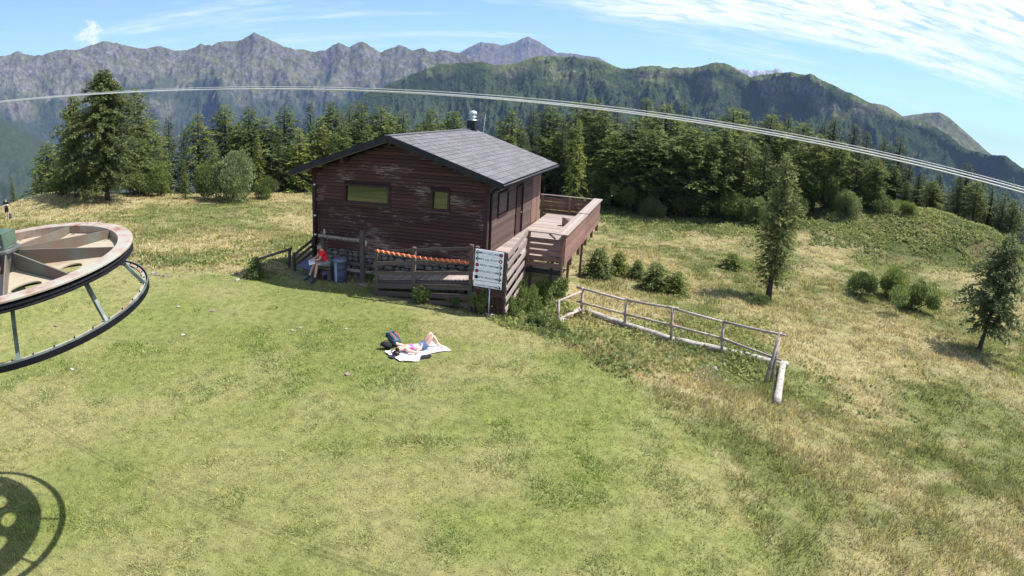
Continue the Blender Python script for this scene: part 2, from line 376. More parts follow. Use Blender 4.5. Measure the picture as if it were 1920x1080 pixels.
# ------------------------------------------------------------------ terrain
def control_points():
    P = []
    for px, py, z in [(785, 655, 0), (600, 525, 0), (705, 540, 0), (400, 530, 0.02), (300, 520, 0.1), (150, 690, 0.1), (0, 690, 0.1), (0, 1079, 0), (500, 900, 0.05),
                      (960, 1079, 0.05), (960, 800, 0.05), (905, 590, -0.05), (500, 640, 0.03), (1090, 650, -0.05), (1180, 720, -0.15), (1300, 900, -0.3),
                      (1045, 610, -0.6), (1092, 594, -0.95), (1465, 700, -1.2), (1270, 645, -1.0), (1200, 680, -0.75), (1000, 560, -0.7), (1919, 1079, -1.2), (1600, 800, -1.4), (1919, 716, -1.9),
                      (1120, 515, -1.5), (1265, 545, -1.5), (1440, 560, -1.9), (1835, 655, -2.2), (1700, 572, -2.2), (1370, 500, -2.2), (1130, 432, -3.1),
                      (1300, 458, -3.0), (1500, 482, -2.6), (1700, 502, -2.2), (1850, 510, -1.9)]:
        P.append(at_z(px, py, z))
    for px, py, rr in [(15, 411, 56), (-150, 420, 52), (100, 364, 66), (300, 373, 64), (440, 376, 62), (540, 368, 62), (300, 450, 38), (450, 432, 44), (100, 450, 38), (-150, 520, 30),
                       (1140, 372, 76), (1250, 385, 76), (1400, 388, 76), (1560, 372, 73), (1640, 380, 72), (1740, 396, 70), (1800, 413, 68), (1850, 443, 65), (1915, 485, 60), (2100, 560, 50)]:
        P.append(at_r(px, py, rr))
    for az, rr, z in [(-50, 80, -3.5), (-40, 88, -5.5), (-30, 90, -6), (-20, 90, -6), (-10, 88, -6), (0, 88, -5), (10, 95, -4.2), (20, 98, -3.5), (30, 92, -1.5), (40, 88, -1.6), (48, 82, -3.5),
                      (-50, 110, -8), (-20, 115, -10), (5, 120, -7), (30, 120, -5), (55, 110, -8), (-70, 60, -2), (75, 60, -5),
                      (-90, 40, 0.5), (-120, 30, 0.5), (180, 30, 0.5), (120, 40, -1), (90, 40, -3), (-150, 60, 0), (150, 60, 0), (0, 3, 0.05), (-6, 27, -0.1), (0, 31, -1.0), (8, 27, -1.1), (-14, 30, -0.4)]:
        a = math.radians(az); P.append(np.array([rr * math.sin(a), rr * math.cos(a), z]))
    return np.array(P)
CP = control_points(); _S = 40.0
def _tps(r2): return 0.5 * r2 * np.log(r2 + 1e-9)
def _solve():
    n = len(CP); X = CP[:, :2] / _S
    K = _tps(((X[:, None] - X[None]) ** 2).sum(2)) + np.eye(n) * 0.004
    Pm = np.hstack([np.ones((n, 1)), X]); A = np.zeros((n + 3, n + 3)); A[:n, :n] = K; A[:n, n:] = Pm; A[n:, :n] = Pm.T
    return np.linalg.solve(A, np.concatenate([CP[:, 2], np.zeros(3)]))
_W = _solve()
def gz(x, y):
    x = np.asarray(x, dtype=float); y = np.asarray(y, dtype=float); sh = x.shape
    x = x.ravel(); y = y.ravel(); R = np.hypot(x, y)
    k = np.minimum(1.0, 108.0 / np.maximum(R, 1e-6)); qx = x * k / _S; qy = y * k / _S
    out = np.empty_like(x); C = CP[:, :2] / _S
    for i in range(0, len(x), 20000):
        a = qx[i:i + 20000]; b = qy[i:i + 20000]
        r2 = (a[:, None] - C[None, :, 0]) ** 2 + (b[:, None] - C[None, :, 1]) ** 2
        out[i:i + 20000] = _tps(r2) @ _W[:-3] + _W[-3] + _W[-2] * a + _W[-1] * b
    rough = np.clip((R - 22) / 14, 0, 1)
    out += (fbm(x / 3.1, y / 3.1, 3, 3) - 0.5) * (0.10 + 0.32 * rough) + (fbm(x / 11, y / 11, 8, 2) - 0.5) * 0.5 * rough
    far = np.maximum(R - 105, 0)
    out -= np.minimum(0.22 * far + 0.0002 * far ** 2, 420)
    return out.reshape(sh)
def gz1(x, y): return float(gz(np.array([x]), np.array([y]))[0])
_TT = 6.0 * 1.012 ** np.arange(240)
def on_ground(px, py):
    """where the ray through a pixel meets the ground"""
    d = _ray(px, py); P = CAM[None] + d[None] * _TT[:, None]
    under = P[:, 2] < gz(P[:, 0], P[:, 1]); k = int(np.argmax(under)) if under.any() else len(_TT) - 1
    lo, hi = _TT[max(k - 1, 0)], _TT[k]
    T = np.linspace(lo, hi, 24); P = CAM[None] + d[None] * T[:, None]; G = gz(P[:, 0], P[:, 1]); u = P[:, 2] < G
    q = int(np.argmax(u)) if u.any() else 23
    return np.array([P[q, 0], P[q, 1], G[q]])

# edge between the mown lawn and the rough meadow: distance of the edge for each bearing
_edge = [at_z(px, py, z) for px, py, z in [(-500, 560, 0), (-200, 530, 0), (0, 520, 0), (280, 513, 0), (480, 512, 0), (560, 508, 0), (700, 537, 0), (905, 590, 0), (1010, 616, 0), (1090, 652, 0), (1180, 700, 0), (1290, 790, -.2), (1420, 1000, -.2), (1480, 1300, -.2)]]
_eaz = np.array([math.atan2(p[0], p[1]) for p in _edge]); _er = np.array([math.hypot(p[0], p[1]) for p in _edge])
def lawn_mask(x, y):
    az = np.arctan2(x, y); R = np.hypot(x, y)
    e = np.interp(az, _eaz, _er, left=16, right=3.5)
    return np.clip((e + (fbm(x / 1.7, y / 1.7, 21, 3) - 0.5) * 2.2 - R) / 0.8 + 0.5, 0, 1)

def lerp(a, b, t): return np.asarray(a)[None] * (1 - t[:, None]) + np.asarray(b)[None] * t[:, None]
def sm(t, a, b):
    t = np.clip((t - a) / (b - a), 0, 1); return t * t * (3 - 2 * t)
def meadow_colour(x, y):
    """base colour of the sward: dry straw, green growth, lush green patches, mown lawn"""
    n1 = fbm(x / 4.5, y / 4.5, 31, 4); n2 = fbm(x / 14, y / 14, 41, 3); n3 = fbm(x / 1.1, y / 1.1, 51, 3)
    c = lerp((0.315, 0.278, 0.150), (0.150, 0.168, 0.060), sm(n1 * 0.65 + n2 * 0.25 + n3 * 0.2, 0.44, 0.68))
    c = c * (1 - 0.55 * sm(n3, 0.55, 0.8))[:, None] + np.array([[0.40, 0.345, 0.20]]) * (0.55 * sm(n3, 0.55, 0.8))[:, None]
    L = lawn_mask(x, y)
    n4 = fbm(x / 2.2, y / 2.2, 61, 4); n5 = fbm(x / 6.5, y / 6.5, 66, 3)
    lw = lerp((0.190, 0.218, 0.070), (0.268, 0.258, 0.118), sm(n4 * 0.6 + n5 * 0.5, 0.42, 0.72))
    c = c * (1 - L[:, None]) + lw * L[:, None]
    # knoll and forest edge: darker, greener ground cover
    R = np.hypot(x, y); az = np.degrees(np.arctan2(x, y))
    g = sm(R + (n2 - 0.5) * 14, np.interp(az, [-60, -25, 5, 10, 20, 30, 40, 50], [70, 66, 62, 57, 57, 55, 57, 62]), np.interp(az, [-60, 60], [78, 78]) * 0 + np.interp(az, [-60, -25, 5, 10, 20, 30, 40, 50], [78, 74, 68, 61, 61, 60, 62, 67]))
    c = c * (1 - g[:, None]) + lerp((0.095, 0.120, 0.042), (0.19, 0.175, 0.085), sm(n1, 0.4, 0.7)) * g[:, None]
    return c

def build_ground():
    az = np.concatenate([np.arange(-180, -72, 4.0), np.arange(-72, 72, 0.45), np.arange(72, 180, 4.0)]); az = np.radians(az)
    r = np.concatenate([np.arange(0.4, 118, 0.55), 118 * (13000 / 118) ** (np.linspace(0, 1, 46))[1:]])
    A, Rr = np.meshgrid(az, r, indexing='ij'); X = Rr * np.sin(A); Y = Rr * np.cos(A); Z = gz(X, Y)
    na, nr = A.shape; idx = np.arange(na * nr).reshape(na, nr); nx = np.roll(idx, -1, axis=0)
    Q = np.stack([idx[:, :-1], idx[:, 1:], nx[:, 1:], nx[:, :-1]], -1).reshape(-1, 4)
    V = np.stack([X, Y, Z], -1).reshape(-1, 3)
    col = meadow_colour(X.ravel(), Y.ravel()) * 0.74
    farf = sm(np.hypot(X.ravel(), Y.ravel()), 120, 260)[:, None]
    col = col * (1 - farf) + np.array([[0.035, 0.055, 0.025]]) * farf
    m, t, b = new_mat('meadow_soil_and_sward')
    at = t.add('ShaderNodeAttribute', attribute_name='Col').outputs['Color']
    pos = t.add('ShaderNodeNewGeometry').outputs['Position']
    n = t.noise(pos, 3.5, 8, 0.7)
    c = t.mix(1.0, at, t.ramp(n, [(0.28, (0.52, 0.52, 0.46)), (0.5, (0.95, 0.95, 0.92)), (0.75, (1.35, 1.28, 1.15))]), 'MULTIPLY')
    t.l.new(c, b.inputs['Base Color']); b.inputs['Roughness'].default_value = 0.95; b.inputs['Specular IOR Level'].default_value = 0.1
    bp = t.add('ShaderNodeBump', inp={'Strength': 0.6, 'Distance': 0.06, 'Height': t.noise(pos, 9, 7, 0.7)}); t.l.new(bp.outputs[0], b.inputs['Normal'])
    o = link_mesh('ground', np_mesh('ground', V, Q, m, col, smooth=True)); o['kind'] = 'structure'
    tag(o, 'alpine meadow and mown lawn falling away into the valley')
build_ground()

# ------------------------------------------------------------------ mountains
def mountain_mat(name, rock, grass, forest, hi, lo, fs, rocky=0.5, trees=0.5, relief=30.0):
    m, t, b = new_mat(name)
    g = t.add('ShaderNodeNewGeometry'); pos = g.outputs['Position']
    sep = t.add('ShaderNodeSeparateXYZ', inp={0: pos}); nz = t.add('ShaderNodeSeparateXYZ', inp={0: g.outputs['Normal']}).outputs[2]
    k = 1.0 / fs
    n1 = t.noise(pos, 0.9 * k, 8, 0.62); n2 = t.noise(pos, 4 * k, 8, 0.68); n3 = t.noise(t.mapping(pos, scale=(1, 1, 0.35)), 12 * k, 5, 0.7)
    h = t.math('DIVIDE', t.math('SUBTRACT', sep.outputs[2], lo), hi - lo)
    fmask = t.ramp(t.math('ADD', t.math('MULTIPLY', t.math('SUBTRACT', n1, 0.5), 1.5), t.math('SUBTRACT', trees, t.math('MULTIPLY', t.math('SUBTRACT', h, 0.5), 1.2))), [(0.42, 0.0), (0.58, 1.0)])
    rmask = t.ramp(t.math('ADD', t.math('SUBTRACT', n2, t.math('MULTIPLY', nz, 0.42)), rocky * 0.5), [(0.38, 0.0), (0.5, 1.0)])
    gc = t.mix(t.ramp(n3, [(0.35, 0.0), (0.65, 1.0)]), tuple(x * 0.65 for x in grass), tuple(x * 1.5 for x in grass)); rc = t.mix(t.ramp(n3, [(0.34, 0.0), (0.66, 1.0)]), tuple(x * 0.38 for x in rock), tuple(x * 1.7 for x in rock))
    fc = t.mix(t.ramp(n3, [(0.35, 0.0), (0.65, 1.0)]), tuple(x * 0.5 for x in forest), tuple(x * 1.5 for x in forest))
    c = t.mix(rmask, gc, rc); c = t.mix(t.math('MULTIPLY', fmask, t.ramp(n3, [(0.35, 0.35), (0.55, 1.0)])), c, fc)
    t.l.new(c, b.inputs['Base Color']); b.inputs['Roughness'].default_value = 1.0; b.inputs['Specular IOR Level'].default_value = 0.0
    bp = t.add('ShaderNodeBump', inp={'Strength': 0.9, 'Distance': relief, 'Height': t.math('ADD', n2, t.math('MULTIPLY', n3, 0.35))}); t.l.new(bp.outputs[0], b.inputs['Normal'])
    return m

SURF = {}
def mountain(name, label, sky, D, front, zb, mat, amp, lam, step=0.11, ns=110, nb=16, jag=0.0, dvar=0.06, seed=1, prof=1.7, back=0.5):
    pts = [_ray(*p) for p in sky]
    az = np.array([math.atan2(d[0], d[1]) for d in pts]); el = np.array([d[2] / math.hypot(d[0], d[1]) for d in pts])
    a = np.arange(az[0], az[-1], math.radians(step))
    e = np.interp(a, az, el)
    Dr = D * (1 + dvar * (2 * fbm(a * D / (lam * 3.0), a * 0, seed + 5, 3) - 1))
    Zc = CAM_H + Dr * e + (ridged(a * D / 150, a * 0 + 3, seed + 9, 4, 0.6) - 0.45) * jag
    s = np.concatenate([np.linspace(0, 1, ns), 1 + np.linspace(0, 1, nb)[1:]])
    A, S = np.meshgrid(a, s, indexing='ij'); DD = np.repeat(Dr[:, None], len(s), 1); ZC = np.repeat(Zc[:, None], len(s), 1)
    Sf = np.minimum(S, 1); Sb = np.maximum(S - 1, 0)
    r = front + (DD - front) * Sf + Sb * D * back
    h = 0.30 * Sf + 0.70 * Sf ** prof
    X = r * np.sin(A); Y = r * np.cos(A)
    w1 = fbm(X / (lam * 1.6), Y / (lam * 1.6), seed + 3, 3) - 0.5; w2 = fbm(X / (lam * 1.6) + 40, Y / (lam * 1.6), seed + 4, 3) - 0.5
    u = A * D / lam + w1 * 1.5; v = r / (lam * 1.35) + w2 * 1.2
    big = 1 - np.abs(2 * vnoise(u, v, seed) - 1)
    mid_ = ridged(X / (lam * 0.42) + w2 * 1.5, Y / (lam * 0.42) + w1 * 1.5, seed + 7, 4, 0.55)
    fine = ridged(X / (lam * 0.085), Y / (lam * 0.085), seed + 20, 3, 0.6)
    cut = 1.0 - (0.55 * big + 0.33 * mid_ + 0.12 * fine)
    wgt = np.sin(np.pi * np.clip(Sf, 0, 1) ** 1.7) ** 0.55 * (S <= 1)
    Z = zb + (ZC - zb) * h - amp * cut * wgt
    Z = Z - Sb ** 1.2 * (ZC - zb) * 1.0
    na, nr = A.shape; idx = np.arange(na * nr).reshape(na, nr)
    Q = np.stack([idx[:-1, :-1], idx[:-1, 1:], idx[1:, 1:], idx[1:, :-1]], -1).reshape(-1, 4)
    V = np.stack([X, Y, Z], -1)
    SURF[name] = (V, S)
    o = link_mesh(name, np_mesh(name, V.reshape(-1, 3), Q, mat, smooth=True)); o['kind'] = 'structure'; tag(o, label)
    return o

RANGE_MAT = mountain_mat('high_range', (0.118, 0.110, 0.102), (0.098, 0.098, 0.054), (0.030, 0.048, 0.030), 720, -350, 420, 0.42, 0.46, 60)
RIDGE_MAT = mountain_mat('wooded_ridge', (0.14, 0.13, 0.112), (0.105, 0.130, 0.056), (0.036, 0.058, 0.028), 330, -250, 150, 0.30, 0.80, 34)
PEAK_MAT = mountain_mat('grassy_peak', (0.115, 0.10, 0.098), (0.105, 0.098, 0.062), (0.04, 0.055, 0.03), 1100, -300, 600, 0.4, 0.2, 70)
FAR_MAT = mountain_mat('distant_rock', (0.30, 0.29, 0.30), (0.16, 0.16, 0.11), (0.06, 0.07, 0.05), 1100, -300, 700, 0.9, 0.1, 60)
HILL_MAT = mountain_mat('grassy_hill', (0.17, 0.16, 0.14), (0.11, 0.115, 0.055), (0.035, 0.05, 0.03), 420, -300, 350, 0.2, 0.45, 30)
SLOPE_MAT = mountain_mat('wooded_slope', (0.13, 0.12, 0.11), (0.06, 0.07, 0.035), (0.028, 0.042, 0.026), 200, -500, 240, 0.1, 0.95, 26)

mountain('mountain_range', 'high rocky mountain range with a sharp summit across the valley',
         [(-620, 250), (-350, 170), (-150, 120), (0, 105), (32, 96), (70, 104), (110, 96), (150, 92), (190, 77), (216, 80), (240, 88), (262, 92), (300, 89), (330, 93), (352, 93), (378, 83), (396, 84), (410, 77), (446, 76), (462, 68), (475, 61), (488, 66), (504, 74), (530, 88), (560, 93), (590, 100),
          (612, 92), (635, 79), (654, 88), (679, 79), (700, 91), (713, 99), (730, 93), (748, 85), (773, 95), (791, 88), (807, 96), (835, 94), (860, 98), (885, 108), (915, 118), (960, 130), (1060, 160), (1180, 220)],
         5600, 1900, -420, RANGE_MAT, 900, 820, seed=11, jag=34, ns=150)
mountain('mountain_peak', 'pale grassy peak at the head of the valley', [(780, 190), (830, 130), (862, 98), (872, 93), (886, 86), (902, 78), (941, 85), (966, 79), (980, 72), (990, 69), (1010, 77), (1029, 90), (1043, 98), (1076, 101), (1122, 107), (1141, 117), (1180, 140), (1260, 190)],
         9000, 4500, -400, PEAK_MAT, 620, 1300, step=0.1, ns=80, seed=31, jag=25)
mountain('distant_range', 'faint purple rock ridge on the skyline', [(1330, 190), (1368, 128), (1378, 125), (1392, 130), (1402, 133), (1430, 131), (1452, 130), (1461, 127), (1468, 136), (1490, 150), (1560, 200)],
         10500, 6500, -300, FAR_MAT, 500, 500, step=0.06, ns=60, seed=51, jag=40)
mountain('hill', 'rounded bare hills rising behind the wooded ridge', [(1560, 260), (1610, 200), (1632, 193), (1650, 195), (1664, 199), (1680, 209), (1692, 218), (1707, 216), (1735, 212), (1762, 210), (1778, 219), (1792, 231), (1826, 261), (1854, 286), (1900, 320), (2000, 400), (2200, 520)],
         4600, 2400, -420, HILL_MAT, 170, 520, step=0.1, ns=80, seed=61, jag=6)
mountain('wooded_ridge', 'long dark green wooded ridge behind the conifer forest',
         [(560, 262), (610, 215), (640, 198), (669, 186), (690, 175), (716, 164), (745, 150), (779, 136), (800, 126), (829, 119), (854, 117), (900, 115), (932, 122), (969, 119), (994, 107), (1015, 104), (1038, 101), (1076, 106), (1110, 107), (1154, 124), (1165, 127), (1200, 126), (1224, 124), (1266, 130), (1292, 127), (1320, 121), (1343, 116), (1358, 118), (1373, 125), (1392, 138), (1407, 147), (1425, 144), (1450, 140), (1484, 137), (1519, 141), (1545, 150), (1570, 164), (1600, 178), (1630, 192), (1655, 203), (1677, 213), (1710, 224), (1741, 231), (1770, 250), (1800, 274), (1825, 284), (1856, 294), (1870, 294), (1886, 295), (1920, 315), (1980, 350), (2100, 430), (2300, 560)],
         2700, 750, -300, RIDGE_MAT, 560, 330, seed=71, jag=24, ns=150)
mountain('wooded_slope', 'steep hazy blue wooded slope below the high range', [(-700, 60), (-400, 120), (-150, 178), (-60, 205), (0, 222), (37, 240), (74, 259), (140, 296), (200, 335), (260, 375), (330, 420)],
         3300, 1300, -520, SLOPE_MAT, 170, 500, step=0.14, ns=80, seed=81, jag=10)

def far_trees():
    """woods on the ridge: single far-off conifers that read as one mass"""
    V, S = SURF['wooded_ridge']; na, nr, _ = V.shape
    n = 15000
    i = RNG.integers(0, na - 1, n); s = RNG.random(n) ** 0.7; j = np.clip((s * 149).astype(int), 1, 148)
    p = V[i, j] + (V[i + 1, j] - V[i, j]) * RNG.random(n)[:, None] + (V[i, j + 1] - V[i, j]) * RNG.random(n)[:, None]
    dens = fbm(p[:, 0] / 170, p[:, 1] / 170, 91, 4) - 0.30 * np.clip((p[:, 2] - 60) / 240, -0.6, 1) + 0.04
    k = dens > RNG.random(n) * 0.25 + 0.33; p = p[k]; n = len(p)
    h = RNG.uniform(9, 19, n); w = h * RNG.uniform(0.17, 0.27, n)
    ang = RNG.random(n) * 6.28
    vs = np.empty((n, 5, 3)); vs[:, 4] = p + np.stack([h * 0, h * 0, h], 1)
    for q in range(4):
        vs[:, q] = p + np.stack([w * np.cos(ang + q * 1.571), w * np.sin(ang + q * 1.571), -1.0 + 0 * h], 1)
    base = (np.arange(n) * 5)[:, None]
    T = np.concatenate([base + np.array([[q, (q + 1) % 4, 4]]) for q in range(4)], 0)
    col = np.repeat(lerp((0.020, 0.034, 0.015), (0.050, 0.066, 0.028), RNG.random(n)), 5, 0)
    o = link_mesh('far_woods', np_mesh('far_woods', vs.reshape(-1, 3), T, LEAF_FAR, col)); o['kind'] = 'stuff'
    tag(o, 'scattered dark conifers covering the far wooded ridge', 'woods')
LEAF_FAR = leafy('far_needles', rand=0.0, transl=0.0, rough=0.9)
far_trees()

# ------------------------------------------------------------------ trees
def quads_from(p, d, l, w, rng, flat=0.0):
    """kite-shaped sprays: base points p, directions d, lengths l, widths w"""
    n = len(p); rnd = rng.normal(size=(n, 3)); rnd[:, 2] += flat * 3
    side = np.cross(d, rnd); side /= np.linalg.norm(side, axis=1, keepdims=True) + 1e-9
    V = np.empty((n, 4, 3)); V[:, 0] = p; V[:, 2] = p + d * l[:, None]
    mid = p + d * (l * 0.45)[:, None]
    V[:, 1] = mid + side * (w * 0.5)[:, None]; V[:, 3] = mid - side * (w * 0.5)[:, None]
    return V

def conifer_meshes(name, seed, H, Rb, t0=0.12, nb=150, kind='larch', dens=9.0, twig=0.42, light=(0.150, 0.185, 0.052), dark=(0.050, 0.078, 0.026), lean=0.0, trunk_r=None, quads=2, top=2.1):
    rng = np.random.default_rng(seed)
    tr = MB(); r0 = trunk_r or H * 0.016 + 0.03
    nseg = 9; sway = rng.normal(size=2) * 0.012 * H
    def axis(t): return np.array([sway[0] * math.sin(t * 2.6) + lean * H * t, sway[1] * math.sin(t * 2.1), H * t])
    tr.tube([axis(i / nseg) - np.array([0, 0, 0.25 if i == 0 else 0]) for i in range(nseg + 1)], [r0 * (1.35 if i == 0 else 1) * (1 - i / nseg) ** 0.85 + 0.012 for i in range(nseg + 1)], 7)
    VV = []; CC = []
    lobes = rng.random((12, 16))
    for b in range(nb):
        t = t0 + (0.985 - t0) * ((b + rng.random()) / nb) ** (0.85 if kind == 'larch' else 0.80)
        az = b * 2.39996 + rng.normal() * 0.35
        lob = lobes[int(t * 11.99), int((az % 6.2832) / 6.2832 * 15.99)]
        if kind == 'larch':
            pr = min(1.0, ((1 - t) * top) ** 0.85 + 0.04) * min(1.0, 0.62 + (t - t0) * 2.4) * (0.42 + 0.74 * lob); rise, droop = 0.30 + 0.3 * t, 0.50
        else:
            pr = ((1 - t) ** 0.88 + 0.02) * (0.60 + 0.56 * lob); rise, droop = 0.05 + 0.45 * t, 0.42
        if kind == 'larch' and rng.random() < 0.10: pr *= 0.45
        L = Rb * pr * rng.uniform(0.78, 1.12) + 0.10
        dh = np.array([math.cos(az), math.sin(az), 0.0]); pp = np.array([-dh[1], dh[0], 0.0]); base = axis(t)
        def pt(s): return base + dh * (L * s)[:, None] + np.array([[0, 0, 1.0]]) * (rise * L * s - droop * L * s * s)[:, None]
        if L > 0.5:
            ss = np.array([0, 0.5, 0.95]); q = pt(ss); tr.tube([tuple(k) for k in q], [0.012 + 0.011 * L, 0.008 + 0.006 * L, 0.005], 3, cap=False)
        n = max(5, int(L * dens)); s = np.clip(rng.random(n) ** 0.72, 0.10, 1.0); p = pt(s)
        sgn = np.where(rng.random(n) < 0.5, -1.0, 1.0)
        sp = twig * (0.55 + 0.6 * rng.random(n)) * (1.25 - 0.65 * s) * min(1.0, 0.45 + L * 0.5)
        d = dh[None] * rng.uniform(0.25, 0.9, n)[:, None] + pp[None] * (sgn * rng.uniform(0.2, 1.0, n))[:, None]
        d[:, 2] += rng.uniform(-0.75, 0.25, n) if kind == 'larch' else rng.uniform(-0.6, 0.2, n)
        d /= np.linalg.norm(d, axis=1, keepdims=True)
        tone = rng.random() * 0.55
        for k in range(quads):
            dd = d + rng.normal(size=d.shape) * 0.28; dd /= np.linalg.norm(dd, axis=1, keepdims=True)
            off = d * (sp * rng.uniform(0.0, 0.6, n))[:, None]
            VV.append(quads_from(p + off, dd, sp * rng.uniform(0.6, 1.0, n), sp * rng.uniform(0.24, 0.44, n), rng, 0.35))
            CC.append(lerp(dark, light, np.clip(tone + rng.random(n) * 0.6, 0, 1)))
    V = np.concatenate(VV); C = np.concatenate(CC); n = len(V)
    crown = np_mesh(name + '_crown', V.reshape(-1, 3), np.arange(n * 4).reshape(n, 4), LEAF, np.repeat(C, 4, 0))
    return tr.mesh(name + '_trunk', BARK, True), crown

def place_tree(name, meshes, base, label, cat, group=None, rz=0.0, scale=(1, 1, 1), tilt=(0, 0)):
    e = empty(name, base, rz); e.scale = scale; e.rotation_euler = (tilt[0], tilt[1], rz)
    tr, cr = meshes
    if tr is not None: link_mesh('trunk', tr, e)
    if cr is not None: link_mesh('crown', cr, e)
    return tag(e, label, cat, group)

LARCH = [conifer_meshes('larch%d' % i, 100 + i, 10, rb, t0, nb, 'larch', 12, 0.42, top=(2.1, 2.9, 2.0, 3.2, 2.6, 1.8)[i]) for i, (rb, t0, nb) in enumerate([(2.0, 0.06, 210), (1.7, 0.16, 180), (2.3, 0.05, 220), (1.55, 0.10, 190), (1.9, 0.22, 170), (2.1, 0.12, 160)])]
SPRUCE = [conifer_meshes('spruce%d' % i, 200 + i, 10, rb, 0.05, nb, 'spruce', 13, 0.37, light=(0.095, 0.125, 0.042), dark=(0.032, 0.052, 0.020)) for i, (rb, nb) in enumerate([(2.0, 190), (1.7, 170), (2.3, 190)])]
BRIGHT = [conifer_meshes('bright_larch%d' % i, 300 + i, 10, rb, 0.04, 180, 'spruce', 12, 0.40, light=(0.185, 0.225, 0.060), dark=(0.08, 0.115, 0.032)) for i, rb in enumerate([2.2, 1.8])]

ORD = 'first second third fourth fifth sixth seventh eighth ninth tenth eleventh twelfth thirteenth fourteenth fifteenth sixteenth seventeenth eighteenth nineteenth twentieth twenty-first twenty-second twenty-third twenty-fourth twenty-fifth twenty-sixth twenty-seventh twenty-eighth twenty-ninth thirtieth thirty-first thirty-second thirty-third thirty-fourth thirty-fifth thirty-sixth thirty-seventh thirty-eighth thirty-ninth fortieth forty-first forty-second forty-third forty-fourth forty-fifth forty-sixth forty-seventh forty-eighth forty-ninth fiftieth fifty-first fifty-second fifty-third fifty-fourth fifty-fifth fifty-sixth fifty-seventh fifty-eighth fifty-ninth sixtieth'.split()

# (pixel column of the top, pixel row of the top, metres from the camera, kind)
WEST = [(92, 262, 84, 'l'), (112, 288, 80, 'l'), (250, 162, 68, 'l'), (278, 226, 70, 'l'), (300, 246, 80, 's'), (318, 216, 84, 's'), (368, 211, 80, 'l'), (395, 262, 76, 'b'), (416, 194, 82, 'l'), (445, 232, 78, 'l'),
        (466, 196, 80, 'l'), (500, 216, 78, 'l'), (540, 197, 80, 'l'), (560, 238, 76, 'b'), (579, 188, 84, 's'), (600, 214, 78, 'l'), (621, 188, 82, 'l'), (640, 226, 76, 'l'), (657, 195, 86, 's'), (676, 191, 82, 'l'),
        (690, 232, 76, 'b'), (709, 196, 82, 'l'), (732, 210, 86, 'l'), (758, 205, 80, 's'), (782, 228, 88, 'l'), (806, 203, 82, 'l'), (830, 232, 90, 's'), (856, 206, 84, 'l')]
EAST = [(936, 228, 86, 's'), (956, 203, 78, 'l'), (980, 238, 72, 's'), (1000, 203, 78, 's'), (1040, 198, 82, 'l'), (1062, 218, 74, 's'), (1086, 186, 84, 'l'), (1112, 182, 80, 'l'), (1140, 202, 74, 'l'), (1160, 196, 86, 's'),
        (1196, 218, 70, 'l'), (1216, 181, 76, 'l'), (1240, 232, 68, 'b'), (1256, 194, 78, 'l'), (1286, 190, 82, 's'), (1302, 218, 70, 'l'), (1330, 244, 68, 'l'), (1342, 212, 78, 's'), (1370, 198, 74, 'l'), (1396, 203, 78, 'l'), (1412, 262, 72, 'l'),
        (1424, 226, 82, 's'), (1455, 212, 80, 'l'), (1476, 210, 84, 's'), (1512, 228, 78, 'l'), (1530, 272, 74, 'l'), (1546, 226, 84, 's'), (1570, 216, 80, 's'), (1586, 278, 76, 'l'), (1602, 230, 80, 's'), (1626, 246, 84, 's'), (1642, 292, 78, 'l'),
        (1660, 256, 82, 's'), (1690, 256, 82, 's'), (1712, 302, 80, 's'), (1736, 326, 80, 'l'), (1766, 322, 80, 's'), (1786, 346, 84, 's'), (1822, 306, 80, 's'), (1846, 332, 84, 's'), (1870, 386, 80, 'l'), (1890, 356, 80, 's'), (1912, 380, 86, 's')]
def fill(rows):
    out = []
    rng = random.Random(len(rows))
    for a, b in zip(rows[:-1], rows[1:]):
        out.append(a)
        if b[0] - a[0] > 15: out.append(((a[0] + b[0]) // 2 + rng.randint(-4, 4), max(a[1], b[1]) + rng.randint(16, 58), (a[2] + b[2]) / 2 + rng.uniform(-5, 7), rng.choice('llsb')))
    return out + rows[-1:]
WEST = fill(WEST); EAST_A = fill(EAST[:9]); EAST_B = fill(EAST[8:27])[1:]; EAST_C = sorted(fill(EAST[26:])[1:] + [(1724, 318, 76, 's'), (1752, 336, 75, 'l'), (1806, 328, 74, 's'), (1836, 338, 74, 'l'), (1860, 344, 76, 's'), (1882, 366, 74, 's'), (1902, 372, 76, 'l')])
FRONT = [(1155, 245, 68, 'l'), (1192, 262, 66, 'l'), (1226, 240, 66, 'l'), (1262, 252, 66, 's'), (1296, 236, 66, 'l'), (1334, 258, 66, 'l'), (1366, 232, 67, 'l'), (1402, 248, 67, 'l'), (1440, 268, 67, 's'), (1500, 262, 67, 'l'), (1538, 250, 68, 'l'), (1574, 262, 68, 'l'), (1612, 272, 69, 's'), (1650, 296, 69, 'l')]
KN = {'l': 'larch', 's': 'spruce', 'b': 'bright green young larch'}
def forest(rows, side, group, wide=1.0):
    for k, (px, py, rr, kind) in enumerate(rows):
        p = at_r(px, py, rr); z = gz1(p[0], p[1]); h = max(3.0, p[2] - z)
        src = {'l': LARCH, 's': SPRUCE, 'b': BRIGHT}[kind]; ms = src[random.randrange(len(src))]
        sx = h / 10 * random.uniform(1.15, 1.65) * (1.15 if kind != 's' else 1.0) * wide
        if h > 13: sx *= 0.88
        nm = {'l': 'larch_tree', 's': 'spruce_tree', 'b': 'larch_tree'}[kind]
        place_tree(nm, ms, (p[0], p[1], z), '%s, %s treetop %s' % (KN[kind], ORD[k], side), 'tree', group, random.uniform(0, 6.28), (sx, sx, h / 10))
forest(WEST, 'from the hilltop larches toward the chimney', 'conifers behind the crest')
forest(EAST_A, 'counted from the hut chimney toward the sunny deck', 'conifers behind the deck')
forest(EAST_B, 'counted from the sunny deck toward the lone slender larch', 'conifers beyond the meadow', 1.15)
